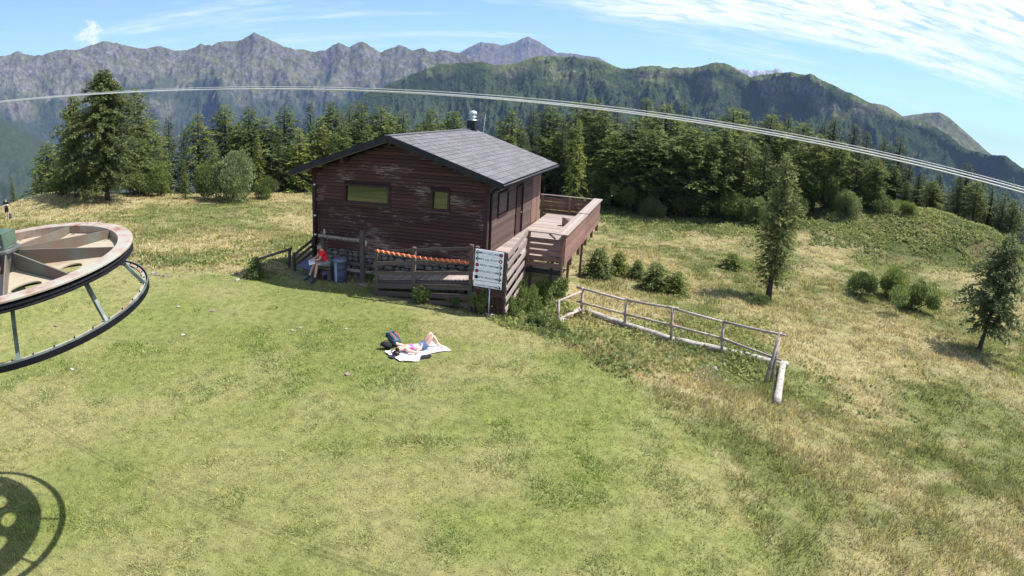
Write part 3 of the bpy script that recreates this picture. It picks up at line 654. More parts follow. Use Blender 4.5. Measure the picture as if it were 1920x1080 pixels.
forest(FRONT, 'in the front row from the deck toward the knoll', 'front row of the forest', 1.12)
forest(EAST_C, 'counted from the lone slender larch toward the knoll', 'conifers on the knoll', 1.45)

# single trees in front
HERO = conifer_meshes('broad_larch', 401, 12.5, 4.3, 0.08, 430, 'larch', 15, 0.48, top=2.15, light=(0.150, 0.175, 0.050), dark=(0.048, 0.070, 0.023), quads=2)
HERO2 = conifer_meshes('tall_larch', 402, 10.5, 2.5, 0.10, 280, 'larch', 12, 0.5, light=(0.150, 0.175, 0.050), dark=(0.048, 0.070, 0.023))
def tree_at(px, py, top, meshes, H, name, label, group=None, wide=1.0, tilt=(0, 0), rz=0.0):
    g = on_ground(px, py); R = math.hypot(g[0], g[1]); tp = at_r(top[0], top[1], R); h = tp[2] - g[2]
    return place_tree(name, meshes, g, label, 'tree', group, rz, (h / H * wide, h / H * wide, h / H), tilt)
tree_at(203, 377, (203, 127), HERO, 12.5, 'larch_tree', 'broad tall larch standing alone on the hill crest with its trunk showing', rz=0.5, wide=1.0)
tree_at(143, 370, (143, 175), HERO2, 10.5, 'larch_tree', 'slimmer larch close beside the broad larch on the hill crest', rz=2.0, wide=1.0)
SLIM = conifer_meshes('slender_larch', 403, 8.5, 1.5, 0.10, 290, 'larch', 19, 0.32, light=(0.24, 0.26, 0.085), dark=(0.085, 0.115, 0.036))
g = on_ground(1440, 562)
place_tree('larch_tree', SLIM, g, 'lone slender larch standing in the dry meadow beyond the log fence', 'tree', None, 1.1, (1, 1, 1.0), (0, 0.05))
LOW = conifer_meshes('bushy_larch', 404, 6, 2.35, 0.15, 190, 'larch', 13, 0.42, light=(0.17, 0.195, 0.07), dark=(0.06, 0.085, 0.034), lean=0.05)
g = on_ground(1835, 657)
place_tree('larch_tree', LOW, g, 'squat dark larch with spreading low branches in the open meadow', 'tree', None, 0.3, (1.05, 1.05, 1.10), (0, 0.05))
tree_at(1075, 392, (1082, 222), BRIGHT[0], 10, 'larch_tree', 'bright green feathery larch at the forest edge behind the deck', wide=1.0)
tree_at(348, 374, (347, 297), BRIGHT[1], 10, 'spruce_tree', 'young cone-shaped spruce beside the round pale bush', wide=1.15)
tree_at(70, 364, (70, 300), BRIGHT[0], 10, 'spruce_tree', 'small bright spruce behind the crest beyond the standing hiker', wide=1.0)
tree_at(24, 366, (22, 328), SPRUCE[1], 10, 'spruce_tree', 'tiny dark spruce on the crest just above the standing hiker', wide=1.2)

def dead_tree(px, top, rr):
    p = at_r(px, top, rr); z = gz1(p[0], p[1]); H = p[2] - z; tr = MB(); rng = random.Random(5)
    tr.tube([(0, 0, -0.2), (0.1, 0, H * 0.4), (-0.05, 0.1, H * 0.75), (0.15, 0, H)], [0.17, 0.13, 0.08, 0.02], 6)
    for k in range(26):
        t = rng.uniform(0.35, 0.97); a = rng.uniform(0, 6.28); L = (1.1 - t) * 3.2 * rng.uniform(0.5, 1)
        b = Vector((0.05, 0, H * t)); d = Vector((math.cos(a), math.sin(a), 0))
        tr.tube([b, b + d * L * 0.5 + Vector((0, 0, 0.1 * L)), b + d * L - Vector((0, 0, 0.12 * L))], [0.035, 0.02, 0.008], 3, cap=False)
    e = empty('dead_tree', (p[0], p[1], z)); tr.build('trunk', BARK_PALE, e, True)
    tag(e, 'bare grey dead conifer beside the hut chimney', 'tree')
dead_tree(908, 214, 74)

def bush_mesh(name, seed, rx, rz_, n, leaf=0.16, light=(0.16, 0.20, 0.065), dark=(0.05, 0.085, 0.022), lumps=9, stems=6):
    rng = np.random.default_rng(seed); st = MB()
    cs = np.stack([rng.normal(size=lumps) * 0.42 * rx, rng.normal(size=lumps) * 0.42 * rx, rng.uniform(0.3, 0.78, lumps) * rz_], 1)
    rs = rng.uniform(0.34, 0.58, lumps)
    for k in range(stems):
        c = cs[k % lumps]; st.tube([(0.04 * math.cos(k), 0.04 * math.sin(k), -0.1), tuple(c * 0.5 + np.array([0, 0, 0.02])), tuple(c * 1.02)], [0.03, 0.02, 0.006], 4, cap=False)
    i = rng.integers(0, lumps, n); u = rng.normal(size=(n, 3)); u /= np.linalg.norm(u, axis=1, keepdims=True)
    rad = rng.random(n) ** 0.35 * rs[i]
    p = cs[i] + u * rad[:, None] * np.array([[rx, rx, rz_ * 0.62]]); p[:, 2] = np.maximum(p[:, 2], 0.02 + rng.random(n) * 0.12)
    d = u + rng.normal(size=(n, 3)) * 0.7; d /= np.linalg.norm(d, axis=1, keepdims=True)
    V = quads_from(p, d, leaf * rng.uniform(0.6, 1.3, n), leaf * rng.uniform(0.35, 0.75, n), rng)
    tone = rng.random(lumps)[i] * 0.4
    C = lerp(dark, light, np.clip(tone + rng.random(n) * 0.65, 0, 1))
    return st.mesh(name + '_stem', BARK, True), np_mesh(name + '_crown', V.reshape(-1, 3), np.arange(n * 4).reshape(n, 4), LEAF_B, np.repeat(C, 4, 0))
def place_bush(name, meshes, base, label, cat='bush', group=None, s=(1, 1, 1), rz=0.0):
    e = empty(name, base, rz); e.scale = s; link_mesh('stem', meshes[0], e); link_mesh('crown', meshes[1], e)
    return tag(e, label, cat, group)
def bush_at(px, py, w, h, meshes, name, label, group=None, unit=1.0, rz=0.0):
    """a bush whose foot shows at (px,py), w x h pixels large; meshes are one metre in radius and height"""
    g = on_ground(px, py); R = np.linalg.norm(g - CAM); k = R / FPX / 1.06
    return place_bush(name, meshes, g, label, 'bush', group, (w * k / 2, w * k / 2, h * k), rz)
B_PALE = bush_mesh('pale_bush', 1, 1.0, 1.0, 9000, 0.075, light=(0.19, 0.225, 0.095), dark=(0.065, 0.095, 0.032), lumps=14)
B_GREEN = bush_mesh('green_bush', 2, 1.0, 1.0, 5200, 0.10, light=(0.165, 0.205, 0.055), dark=(0.055, 0.09, 0.024), lumps=10)
B_GREEN2 = bush_mesh('green_bush_b', 3, 1.0, 1.0, 5200, 0.10, light=(0.165, 0.205, 0.055), dark=(0.055, 0.09, 0.024), lumps=9)
B_DARK = bush_mesh('dark_bush', 4, 1.0, 1.0, 4200, 0.11, light=(0.10, 0.135, 0.042), dark=(0.036, 0.06, 0.02), lumps=8)
bush_at(436, 376, 112, 92, B_PALE, 'leafy_bush', 'large round pale green bush at the edge of the crest', rz=0.4)
for k_, (px_, py_, w_, h_, lb_) in enumerate([(165, 366, 50, 40, 'low bush between the two hilltop larches'), (262, 370, 56, 44, 'low green bush at the right foot of the broad larch'), (300, 368, 46, 60, 'upright bush in the shade beyond the broad larch'), (386, 372, 44, 66, 'tall narrow bush left of the round pale bush'),
        (500, 372, 44, 40, 'low bush right of the round pale bush'), (535, 362, 40, 46, 'dark bush nearest the hut eave on the crest'), (92, 362, 40, 36, 'low bush left of the slimmer hilltop larch')]):
    bush_at(px_, py_, w_, h_, (B_GREEN, B_DARK, B_GREEN2)[k_ % 3], 'leafy_bush', lb_, rz=k_ * 0.9)
bush_at(118, 366, 60, 46, B_GREEN, 'leafy_bush', 'low bright bush in front of the slimmer hilltop larch', rz=2.4)
bush_at(1128, 386, 58, 70, B_PALE, 'leafy_bush', 'grey-green willow bush just behind the deck rail', rz=1.4)
bush_at(1158, 340, 34, 58, B_PALE, 'leafy_bush', 'slim pale bush between the deck and the forest', rz=2.0)
bush_at(1238, 388, 60, 34, B_DARK, 'leafy_bush', 'low dark bush under the trees beyond the deck', rz=0.8)
bush_at(1415, 418, 46, 50, B_PALE, 'leafy_bush', 'pale bush at the forest edge behind the lone slender larch', rz=0.1)
bush_at(1540, 398, 60, 70, B_DARK, 'leafy_bush', 'dark rounded bush on the knoll below the spruces', rz=0.6)
bush_at(1330, 408, 70, 44, B_DARK, 'leafy_bush', 'wide dark bush in the shade at the forest foot', rz=1.9)
for k_, (px_, py_, w_, h_, lb_) in enumerate([(1180, 398, 60, 50, 'leafy bush at the forest foot, first past the deck'), (1215, 408, 54, 40, 'grey-green bush at the forest foot, second past the deck'), (1275, 408, 66, 46, 'shady bush at the forest foot midway from deck to slender larch'), (1372, 414, 70, 52, 'broad bush in the forest shade left of the slender larch'),
        (1480, 418, 60, 56, 'pale bush at the forest edge right of the slender larch'), (1590, 402, 64, 44, 'low bush on the knoll below the tall spruces'), (1640, 396, 50, 34, 'dark bush on the middle of the knoll crest'), (1700, 402, 40, 24, 'small bush on the knoll crest toward its sunny end')]):
    bush_at(px_, py_, w_, h_, (B_DARK, B_PALE, B_DARK, B_GREEN)[k_ % 4], 'leafy_bush', lb_, rz=k_ * 0.7)
bush_at(1618, 556, 62, 44, B_DARK, 'leafy_bush', 'dark bush at the near edge of the meadow thicket, below the knoll', rz=0.3)
bush_at(1668, 558, 60, 56, B_GREEN, 'leafy_bush', 'tallest bush in the middle of the meadow thicket below the knoll', rz=1.2)
bush_at(1706, 581, 80, 54, B_GREEN2, 'leafy_bush', 'wide bright bush at the front of the meadow thicket below the knoll', rz=2.6)
bush_at(1420, 571, 44, 18, B_DARK, 'leafy_bush', 'low dark shrub at the foot of the lone slender larch', rz=2.2)

LITTLE = [conifer_meshes('young_spruce%d' % i, 500 + i, 1.5, 0.85, 0.02, 150, 'spruce', 34, 0.22, light=(0.175, 0.21, 0.056), dark=(0.056, 0.088, 0.026), trunk_r=0.025) for i in range(3)]
for k, (px, py, top, w, lab) in enumerate([(1120, 522, 464, 54, 'tallest young spruce in the row, nearest the deck'), (1159, 514, 470, 40, 'second young spruce of the row beside the tallest one'), (1193, 524, 486, 30, 'thin young spruce in the middle of the row'),
                               (1228, 545, 492, 62, 'wide dark young spruce, fourth of the row from the deck'), (1266, 552, 508, 50, 'last young spruce of the row, farthest from the deck'), (1371, 505, 472, 50, 'low young spruce alone in the open meadow')]):
    g = on_ground(px, py); R = math.hypot(g[0], g[1]); h = at_r(px, top, R)[2] - g[2]; wd = w * np.linalg.norm(g - CAM) / FPX / 1.08
    place_tree('young_spruce', LITTLE[k % 3], g, lab, 'tree', 'young spruces in the meadow', k * 1.3, (wd, wd, h / 1.5))
g = on_ground(481, 520); place_tree('young_spruce', LITTLE[1], g, 'small dark spruce seedling below the handrail left of the hut', 'tree', None, 0.4, (0.85, 0.85, 0.62))

# ------------------------------------------------------------------ mountain hut
HA = -0.259; HO = Vector((-1.173, 23.07, 0.0)); HW, HL = 7.84, 9.2
EAVE, RIDGE, OVS, OVF, OVR = 4.594, 6.16, 0.827, 0.748, 0.21
SLP = (RIDGE - EAVE) / (HW / 2 + OVS); ZW = 1.22; FL = 1.6
HM = Matrix.Translation(HO) @ Matrix.Rotation(HA, 4, 'Z')
def hw(u, v, z): return HM @ Vector((u, v, z))
def hloc(p): return HM.inverted() @ Vector(p)
def hut_v(px, py, v):
    d = Vector(_ray(px, py)); n = HM.to_3x3() @ Vector((0, 1, 0)); c = Vector(CAM)
    return hloc(c + d * (((hw(0, v, 0) - c).dot(n)) / d.dot(n)))
def hut_u(px, py, u):
    d = Vector(_ray(px, py)); n = HM.to_3x3() @ Vector((1, 0, 0)); c = Vector(CAM)
    return hloc(c + d * (((hw(u, 0, 0) - c).dot(n)) / d.dot(n)))
def roof_z(u):
    return RIDGE - SLP * abs(u + HW / 2)

hut = empty('mountain_hut', HO, HA)
tag(hut, 'dark brown timber mountain hut with grey shingle roof on a stone base', 'hut')
# core behind the boards
core = MB()
prof = [(-HW + 0.06, ZW), (-0.06, ZW), (-0.06, roof_z(-0.06) - 0.24), (-HW / 2, RIDGE - 0.24), (-HW + 0.06, roof_z(-HW) - 0.24)]
vs = [(u, 0.06, z) for u, z in prof] + [(u, HL - 0.02, z) for u, z in prof]
core.add(vs, [(0, 1, 2, 3, 4), (9, 8, 7, 6, 5), (1, 6, 7, 2), (4, 9, 5, 0), (0, 5, 6, 1), (2, 7, 8, 3), (3, 8, 9, 4)])
wall_core = core.build('wall', WOOD_DARK, hut)
WINS = [(-6.22, -4.22, 3.34, 3.97), (-2.20, -1.58, 3.31, 3.99)]
def segs(z0, z1):
    """board runs of the gable wall between the windows"""
    zc = (z0 + z1) / 2; a, b = -HW, 0.0
    lim = RIDGE - 0.22; top = lim
    if z1 > roof_z(0) - 0.22:
        half = max(0.05, (RIDGE - 0.24 - z1) / SLP + 0.04); a, b = -HW / 2 - half, -HW / 2 + half
    runs = [(a, b)]
    for (w0, w1, y0, y1) in WINS:
        if z1 > y0 - 0.10 and z0 < y1 + 0.10:
            nr = []
            for p, q in runs:
                if w0 - 0.1 > p and w1 + 0.1 < q: nr += [(p, w0 - 0.1), (w1 + 0.1, q)]
                else: nr.append((p, q))
            runs = nr
    return runs
z = ZW; bh = 0.142
while z + bh < RIDGE - 0.26:
    for a, b in segs(z, z + bh):
        box_part('plank', hut, WOOD_PEEL, ((a + b) / 2, 0.02 + random.uniform(-.004, .004), z + bh / 2), (b - a, 0.09, bh - 0.014))
    z += bh
# side wall boards, with the door and a shuttered window left open
SIDE_OPEN = [(4.35, 5.55, FL, 3.78), (1.55, 2.95, 2.95, 3.85)]
z = ZW
while z + 0.17 < roof_z(0) - 0.2:
    runs = [(0.0, 7.35)]
    for (v0, v1, z0, z1) in SIDE_OPEN:
        if z + 0.17 > z0 and z < z1:
            nr = []
            for p, q in runs:
                if v0 > p and v1 < q: nr += [(p, v0), (v1, q)]
                else: nr.append((p, q))
            runs = nr
    for p, q in runs:
        box_part('plank', hut, WOOD_SIDE, (-0.02 + random.uniform(-.004, .004), (p + q) / 2, z + 0.085), (q - p, 0.09, 0.158), Matrix.Rotation(math.pi / 2, 3, 'Z'))
    z += 0.17
for k in range(9):      # upright pale boards at the far end of the side wall
    box_part('plank', hut, WOOD_RED, (0.02, 7.46 + k * 0.2, (FL + roof_z(0) - 0.2) / 2), (roof_z(0) - 0.2 - FL, 0.19, 0.05), Matrix.Rotation(math.pi / 2, 3, 'Y'))
for u, v in ((0.035, 0.0), (-HW - 0.035, 0.0)):
    box_part('corner_trim', hut, WOOD_DARK, (u, v, (ZW + roof_z(0) - 0.2) / 2), (0.14, 0.16, roof_z(0) - 0.2 - ZW))
# door and shuttered window of the side wall
door = empty('door', (0, 0, 0), 0, hut); box_part('door_leaf', door, WOOD_DARK, (-0.03, 4.95, (FL + 3.78) / 2), (0.06, 1.1, 3.78 - FL))
for v in (4.38, 5.52): box_part('door_post', door, FRAME, (0.035, v, (FL + 3.78) / 2), (0.09, 0.07, 3.78 - FL))
box_part('door_lintel', door, FRAME, (0.035, 4.95, 3.80), (0.09, 1.21, 0.07))
hd = MB().tube([(0.0, 5.35, 2.55), (0.07, 5.35, 2.55), (0.07, 5.22, 2.55)], 0.014, 6).build('handle', ZINC, door)
swin = empty('window', (0, 0, 0), 0, hut); wn = box_part('shutter', swin, WOOD_OLD, (-0.02, 2.25, 3.4), (0.06, 1.36, 0.86))
for zz in (2.93, 3.87): box_part('window_frame', swin, FRAME, (0.03, 2.25, zz), (0.1, 1.5, 0.07))
for v in (1.53, 2.97): box_part('window_frame', swin, FRAME, (0.03, v, 3.4), (0.1, 0.07, 0.87))
# gable windows
for (w0, w1, y0, y1) in WINS:
    win = empty('window', (0, 0, 0), 0, hut); box_part('window_back', win, FRAME, ((w0 + w1) / 2, 0.045, (y0 + y1) / 2), (w1 - w0 + 0.02, 0.02, y1 - y0 + 0.02))
    o = box_part('pane', win, GLASS, ((w0 + w1) / 2, 0.027, (y0 + y1) / 2), (w1 - w0, 0.012, y1 - y0)); o.rotation_euler = (math.radians(-2.5), 0, 0)
    for zz in (y0 - 0.05, y1 + 0.05): box_part('window_frame', win, WOOD_DARK, ((w0 + w1) / 2, -0.02, zz), (w1 - w0 + 0.2, 0.12, 0.09))
    for uu in (w0 - 0.05, w1 + 0.05): box_part('window_frame', win, WOOD_DARK, (uu, -0.02, (y0 + y1) / 2), (0.09, 0.118, y1 - y0 + 0.012))
    box_part('window_sill', win, WOOD_OLD, ((w0 + w1) / 2, -0.06, y0 - 0.115), (w1 - w0 + 0.3, 0.2, 0.035))
# roof: deck, shingles, verge boards
rf = MB(); th = 0.2
for s in (-1, 1):
    e = HW / 2 + OVS
    a = [(-HW / 2, RIDGE - 0.03), (-HW / 2 + s * e, EAVE - 0.03), (-HW / 2 + s * e, EAVE - th), (-HW / 2, RIDGE - th)]
    vs = [(u, -OVF, z) for u, z in a] + [(u, HL + OVR, z) for u, z in a]
    rf.add(vs, [(0, 1, 2, 3), (7, 6, 5, 4), (0, 4, 5, 1), (1, 5, 6, 2), (2, 6, 7, 3)])
roof = rf.build('roof', BLACK_METAL, hut)
slen = math.hypot(HW / 2 + OVS, RIDGE - EAVE); ang = math.atan(SLP); NR, NC = 15, 19
rr_ = slen / NR; cw = (HL + OVF + OVR) / NC
shm = MB().box((0, 0, 0), (rr_ + 0.03, cw - 0.034, 0.028)).mesh('shingle', SLATE)
for i in range(NR):
    for j in range(NC + (i % 2)):
        s = (i + 0.5) * rr_; u = -HW / 2 + s * math.cos(ang); zz = RIDGE - s * math.sin(ang) + 0.004
        v0 = -OVF + (j - 0.5 * (i % 2)) * cw; v1 = v0 + cw; v0 = max(v0, -OVF); v1 = min(v1, HL + OVR)
        o = link_mesh('shingle', shm, roof, (u, (v0 + v1) / 2, zz), (0, ang - 0.05 + random.uniform(-.004, .004), random.uniform(-.004, .004)), (1, (v1 - v0) / cw, 1))
back = MB()
for i in range(NR):   # the slope that faces away: courses only
    s = (i + 0.5) * rr_; u = -HW / 2 - s * math.cos(ang); zz = RIDGE - s * math.sin(ang) + 0.004
    back.box((u, (HL + OVR - OVF) / 2, zz), (rr_ + 0.05, HL + OVF + OVR, 0.014), Matrix.Rotation(-ang + 0.028, 3, 'Y'))
back.build('shingle_course', SLATE, roof)
MB().beam((-HW / 2, -OVF, RIDGE + 0.02), (-HW / 2, HL + OVR, RIDGE + 0.02), 0.26, 0.025).build('ridge_cap', SLATE, roof)
for s in (-1, 1):
    e = HW / 2 + OVS
    a = Vector((-HW / 2, -OVF - 0.025, RIDGE - 0.095)); b = Vector((-HW / 2 + s * e, -OVF - 0.025, EAVE - 0.095))
    beam_part('fascia', roof, BLACK_METAL, a, b, 0.045, 0.25)
    a2 = a + Vector((0, 0.08, -0.13)); b2 = b + Vector((0, 0.08, -0.13)); beam_part('verge_batten', roof, WOOD_GREY, a2, b2, 0.05, 0.035)
    a3 = Vector((-HW / 2, HL + OVR + 0.02, RIDGE - 0.1)); b3 = Vector((-HW / 2 + s * e, HL + OVR + 0.02, EAVE - 0.1)); beam_part('fascia', roof, BLACK_METAL, a3, b3, 0.04, 0.2)
for u in (-HW / 2, -HW / 2 - 2.2, -HW / 2 + 2.2, -HW + 0.15, -0.15):   # purlin ends under the gable
    box_part('purlin', hut, WOOD_DARK, (u, -0.28, roof_z(u) - 0.33), (0.16, 0.62, 0.2))
gut = MB(); gut.tube([(OVS + 0.05, -OVF, EAVE - 0.09), (OVS + 0.05, HL + OVR, EAVE - 0.11)], 0.055, 8); gut.build('gutter', BLACK_METAL, hut, True)
gut = MB(); gut.tube([(-HW - OVS - 0.05, -OVF, EAVE - 0.09), (-HW - OVS - 0.05, HL + OVR, EAVE - 0.11)], 0.055, 8); gut.build('gutter', BLACK_METAL, hut, True)
dp = MB(); dp.tube([(-HW - OVS, -0.3, EAVE - 0.15), (-HW - 0.25, -0.14, 4.05), (-HW + 0.06, -0.12, 3.9), (-HW + 0.06, -0.12, 0.6)], 0.055, 8); d1 = dp.build('downpipe', BLACK_METAL, hut, True)
for zz in (3.95, 2.6, 1.75): MB().lathe([(0.065, -0.035), (0.065, 0.035)], 10, (-HW + 0.06, -0.12, zz)).build('pipe_clip', ZINC, d1)
dp = MB(); dp.tube([(OVS + 0.02, 0.12, EAVE - 0.15), (0.3, 0.14, 4.2), (0.16, 0.16, 4.05), (0.16, 0.16, 1.3)], 0.06, 8); dp.build('downpipe', BLACK_METAL, hut, True)
# chimney near the far end of the ridge
cp = Vector((-HW / 2 + 0.12, HL - 0.35, 0))
ch = MB().box((cp.x, cp.y, RIDGE + 0.06), (0.44, 0.44, 0.86)).build('chimney', BLACK_METAL, hut)
cow = MB(); cow.lathe([(0.27, 0.0), (0.27, 0.03), (0.15, 0.05), (0.14, 0.16), (0.24, 0.18), (0.24, 0.2), (0.15, 0.22), (0.15, 0.30), (0.22, 0.31), (0.24, 0.38), (0.2, 0.47), (0.1, 0.52), (0.02, 0.53)], 20, (cp.x, cp.y, RIDGE + 0.491))
cow.build('cowl', ZINC, ch, True)
# stone base: mortar core and single stones on the two faces in view
base = MB().box((-HW / 2, HL / 2, 0.0), (HW - 0.12, HL - 0.12, 2 * ZW - 0.01)).build('stone_base', MORTAR, hut)
def stone_mesh(seed):
    rng = random.Random(seed); m = MB(); n = 7; rings = []
    vs = []; prof = [(-0.5, 0.78), (-0.28, 1.0), (0.22, 0.98), (0.5, 0.7)]
    for zz, k in prof:
        for q in range(n):
            t = 2 * math.pi * q / n; w = rng.uniform(0.78, 1.06) * k; c, s_ = math.cos(t), math.sin(t)
            vs.append((0.5 * w * (abs(c) ** 0.6) * (1 if c > 0 else -1), 0.5 * w * (abs(s_) ** 0.6) * (1 if s_ > 0 else -1), zz * rng.uniform(0.9, 1.05)))
    fs = []
    for i in range(3):
        for q in range(n): fs.append((i * n + q, i * n + (q + 1) % n, (i + 1) * n + (q + 1) % n, (i + 1) * n + q))
    fs += [tuple(range(n - 1, -1, -1)), tuple(3 * n + q for q in range(n))]
    return m.add(vs, fs).mesh('stone', STONE)
STONES = [stone_mesh(k) for k in range(6)]
def lay_stones(fn, length, z0, z1, parent):
    z = z0
    while z < z1 - 0.04:
        h = min(random.uniform(0.15, 0.24), z1 - z); u = random.uniform(-0.2, 0)
        while u < length:
            w = random.uniform(0.24, 0.55)
            c, rz = fn(min(max(u + w / 2, w / 2), length - w / 2), z + h / 2)
            o = link_mesh('stone', random.choice(STONES), parent, c, (0, 0, rz), (w - 0.02, 0.26, h - 0.02)); u += w
        z += h
lay_stones(lambda s, z: ((-HW + 0.04 + s, 0.03, z), 0.0), HW - 0.1, -0.12, ZW - 0.02, base)
lay_stones(lambda s, z: ((-0.03, s, z), math.pi / 2), 6.2, -0.6, ZW - 0.02, base)

# ------------------------------------------------------------------ sun deck on posts
deck = empty('sun_deck', HO, HA); tag(deck, 'raised wooden sun deck with board railings along the side of the hut', 'deck')
DU0, DU1, DV0, DV1 = 0.10, 2.92, 1.0, 11.4; RT = 2.58
n = 36
for k in range(n):
    v = DV0 + (k + 0.5) * (DV1 - DV0) / n
    box_part('plank', deck, WOOD_GREY, ((DU0 + DU1) / 2, v, FL - 0.02 + random.uniform(-.003, .003)), (DU1 - DU0, (DV1 - DV0) / n - 0.014, 0.04))
for k in range(11):      # far floor beyond the hut corner
    pass
for u in (0.35, 1.5, 2.75): box_part('joist', deck, WOOD_DARK, (u, (DV0 + DV1) / 2, FL - 0.13), (0.12, DV1 - DV0 - 0.1, 0.17))
posts = [(DU1, v) for v in (DV0, 3.1, 5.2, 7.3, 9.4, DV1)]
for u, v in posts: box_part('post', deck, WOOD_RED, (u, v, (0.85 + RT) / 2), (0.14, 0.14, RT - 0.85))
for u, v in ((1.52, DV0), (-0.3, DV1), (1.3, DV1)): box_part('post', deck, WOOD_RED, (u, v, (0.95 + RT) / 2), (0.15, 0.15, RT - 0.95))
for u, v in ((2.45, 1.5), (2.45, 5.5), (2.45, 9.5), (0.4, 10.8), (1.55, 1.6)):
    gp = hw(u, v, 0); g0 = gz1(gp.x, gp.y) - 0.2; box_part('support_post', deck, WOOD_OLD, (u, v, (g0 + FL - 0.2) / 2), (0.12, 0.12, FL - 0.2 - g0))
for k in range(5):
    zz = 1.42 + k * 0.235
    box_part('rail_board', deck, WOOD_RED, (DU1 + 0.095, (DV0 + DV1) / 2 - 2.6, zz), ((DV1 - DV0) / 2 - 0.02, 0.035, 0.225), Matrix.Rotation(math.pi / 2, 3, 'Z'))
    box_part('rail_board', deck, WOOD_RED, (DU1 + 0.095, (DV0 + DV1) / 2 + 2.6, zz), ((DV1 - DV0) / 2 - 0.02, 0.035, 0.225), Matrix.Rotation(math.pi / 2, 3, 'Z'))
    box_part('rail_board', deck, WOOD_RED, ((1.5 + DU1) / 2, DV0 - 0.095, 1.30 + k * 0.245), (DU1 - 1.42, 0.035, 0.185))
    box_part('rail_board', deck, WOOD_RED, ((-0.35 + DU1) / 2, DV1 + 0.095, 1.42 + k * 0.235), (DU1 + 0.35, 0.035, 0.2))
box_part('skirt_board', deck, BLACK_METAL, ((1.5 + DU1) / 2, DV0 - 0.06, 1.02), (DU1 - 1.5, 0.03, 0.2))
for q, (a, b) in enumerate(((DV0 - 0.2, 6.1), (6.12, DV1 + 0.15))):
    for k in range(3):
        box_part('cap_board', deck, WOOD_GREY, (DU1 - 0.20 + k * 0.165, (a + b) / 2, RT + 0.025 + 0.03 * q), (b - a, 0.155, 0.04), Matrix.Rotation(math.pi / 2, 3, 'Z'))
box_part('cap_board', deck, WOOD_GREY, ((1.42 + DU1 - 0.3) / 2, DV0 - 0.05, RT + 0.024), (DU1 - 0.3 - 1.42, 0.16, 0.04))
box_part('cap_board', deck, WOOD_GREY, ((-0.4 + DU1 - 0.3) / 2, DV1 + 0.06, RT + 0.024), (DU1 + 0.1, 0.16, 0.04))
beam_part('bracket', deck, WOOD_GREY, (2.35, DV0 - 0.02, RT - 0.02), (2.62, DV0 - 0.02, RT - 0.2), 0.05, 0.06)
# stump used as a stool
p = hut_v(1058, 410, 8.6); st = MB(); st.lathe([(0.20, 0), (0.205, 0.25), (0.2, 0.42), (0.185, 0.435)], 14)
sp = hw(1.75, 8.0, FL + 0.001); tag(st.build('log_stool', WOOD_GREY, None, True, loc=sp), 'short round log stool standing on the deck floor', 'stool')

# ------------------------------------------------------------------ boarded walkway in front of the hut
ramp = empty('wooden_walkway', HO, HA); tag(ramp, 'slatted wooden walkway with rail fence climbing round the hut corner', 'walkway')
FV = -1.85
def rz_(u): return 0.62 + (u + 4.0) * (1.12 - 0.62) / 4.2          # walkway height along the front
n = 34
for k in range(n):
    u = -4.0 + (k + 0.5) * 5.3 / n
    box_part('slat', ramp, WOOD_GREY, (u, (FV - 0.55) / 2 + 0.05, min(rz_(u), 1.14) - 0.02), (1.2, 5.3 / n - 0.03, 0.04), Matrix.Rotation(math.pi / 2, 3, 'Z'))
n = 18
for k in range(n):
    v = -0.55 + (k + 0.5) * (DV0 + 0.5) / n * 1.0
    zz = 1.14 + (FL - 1.14) * min(1, (k + 1) / n)
    box_part('slat', ramp, WOOD_GREY, (0.74, v, zz - 0.02), (1.34, (DV0 + 0.5) / n - 0.022, 0.04))
FP = [(-3.76, 1.84), (-2.16, 2.12), (0.12, 2.46), (0.34, 2.42), (1.42, 2.30)]
for u, zt in FP:
    gp = hw(u, FV, 0); g0 = gz1(gp.x, gp.y) - 0.15
    box_part('post', ramp, WOOD_OLD, (u, FV, (g0 + zt) / 2), (0.13, 0.13, zt - g0))
for za, zb, hh in ((1.78, 2.36, 0.10), (1.30, 1.86, 0.15), (0.92, 1.42, 0.15), (0.42, 0.86, 0.2), (0.12, 0.50, 0.19), (-0.12, 0.2, 0.16)):
    off = 0.0 if za > 0 else 0.8
    beam_part('rail_board', ramp, WOOD_OLD, (-3.86 + off, FV - 0.085, za + off * 0.1), (0.22, FV - 0.085, zb), 0.035, hh)
for za in (0.75, 0.42, 0.1, -0.2):
    box_part('rail_board', ramp, WOOD_DARK, (0.88, FV - 0.08, za), (1.1, 0.03, 0.26))
for za, zb, hh in ((2.20, 2.58, 0.22), (1.83, 2.22, 0.22), (1.40, 1.80, 0.20), (0.98, 1.38, 0.18), (0.55, 0.95, 0.18), (0.15, 0.5, 0.18)):
    b_end = DV0 - 0.1 if za > 1.3 else 0.6
    beam_part('rail_board', ramp, WOOD_GREY, (1.51, FV - 0.06, za), (1.51, b_end, zb), 0.035, hh)
gp = hw(1.42, -0.4, 0); box_part('post', ramp, WOOD_OLD, (1.42, -0.4, 1.0), (0.12, 0.12, 2.5))
beam_part('bearer', ramp, WOOD_OLD, (-4.0, FV + 0.12, rz_(-4.0) - 0.12), (0.3, FV + 0.12, rz_(0.2) - 0.14), 0.08, 0.14)
beam_part('bearer', ramp, WOOD_OLD, (-4.0, -0.6, rz_(-4.0) - 0.12), (0.3, -0.6, rz_(0.2) - 0.14), 0.08, 0.14)

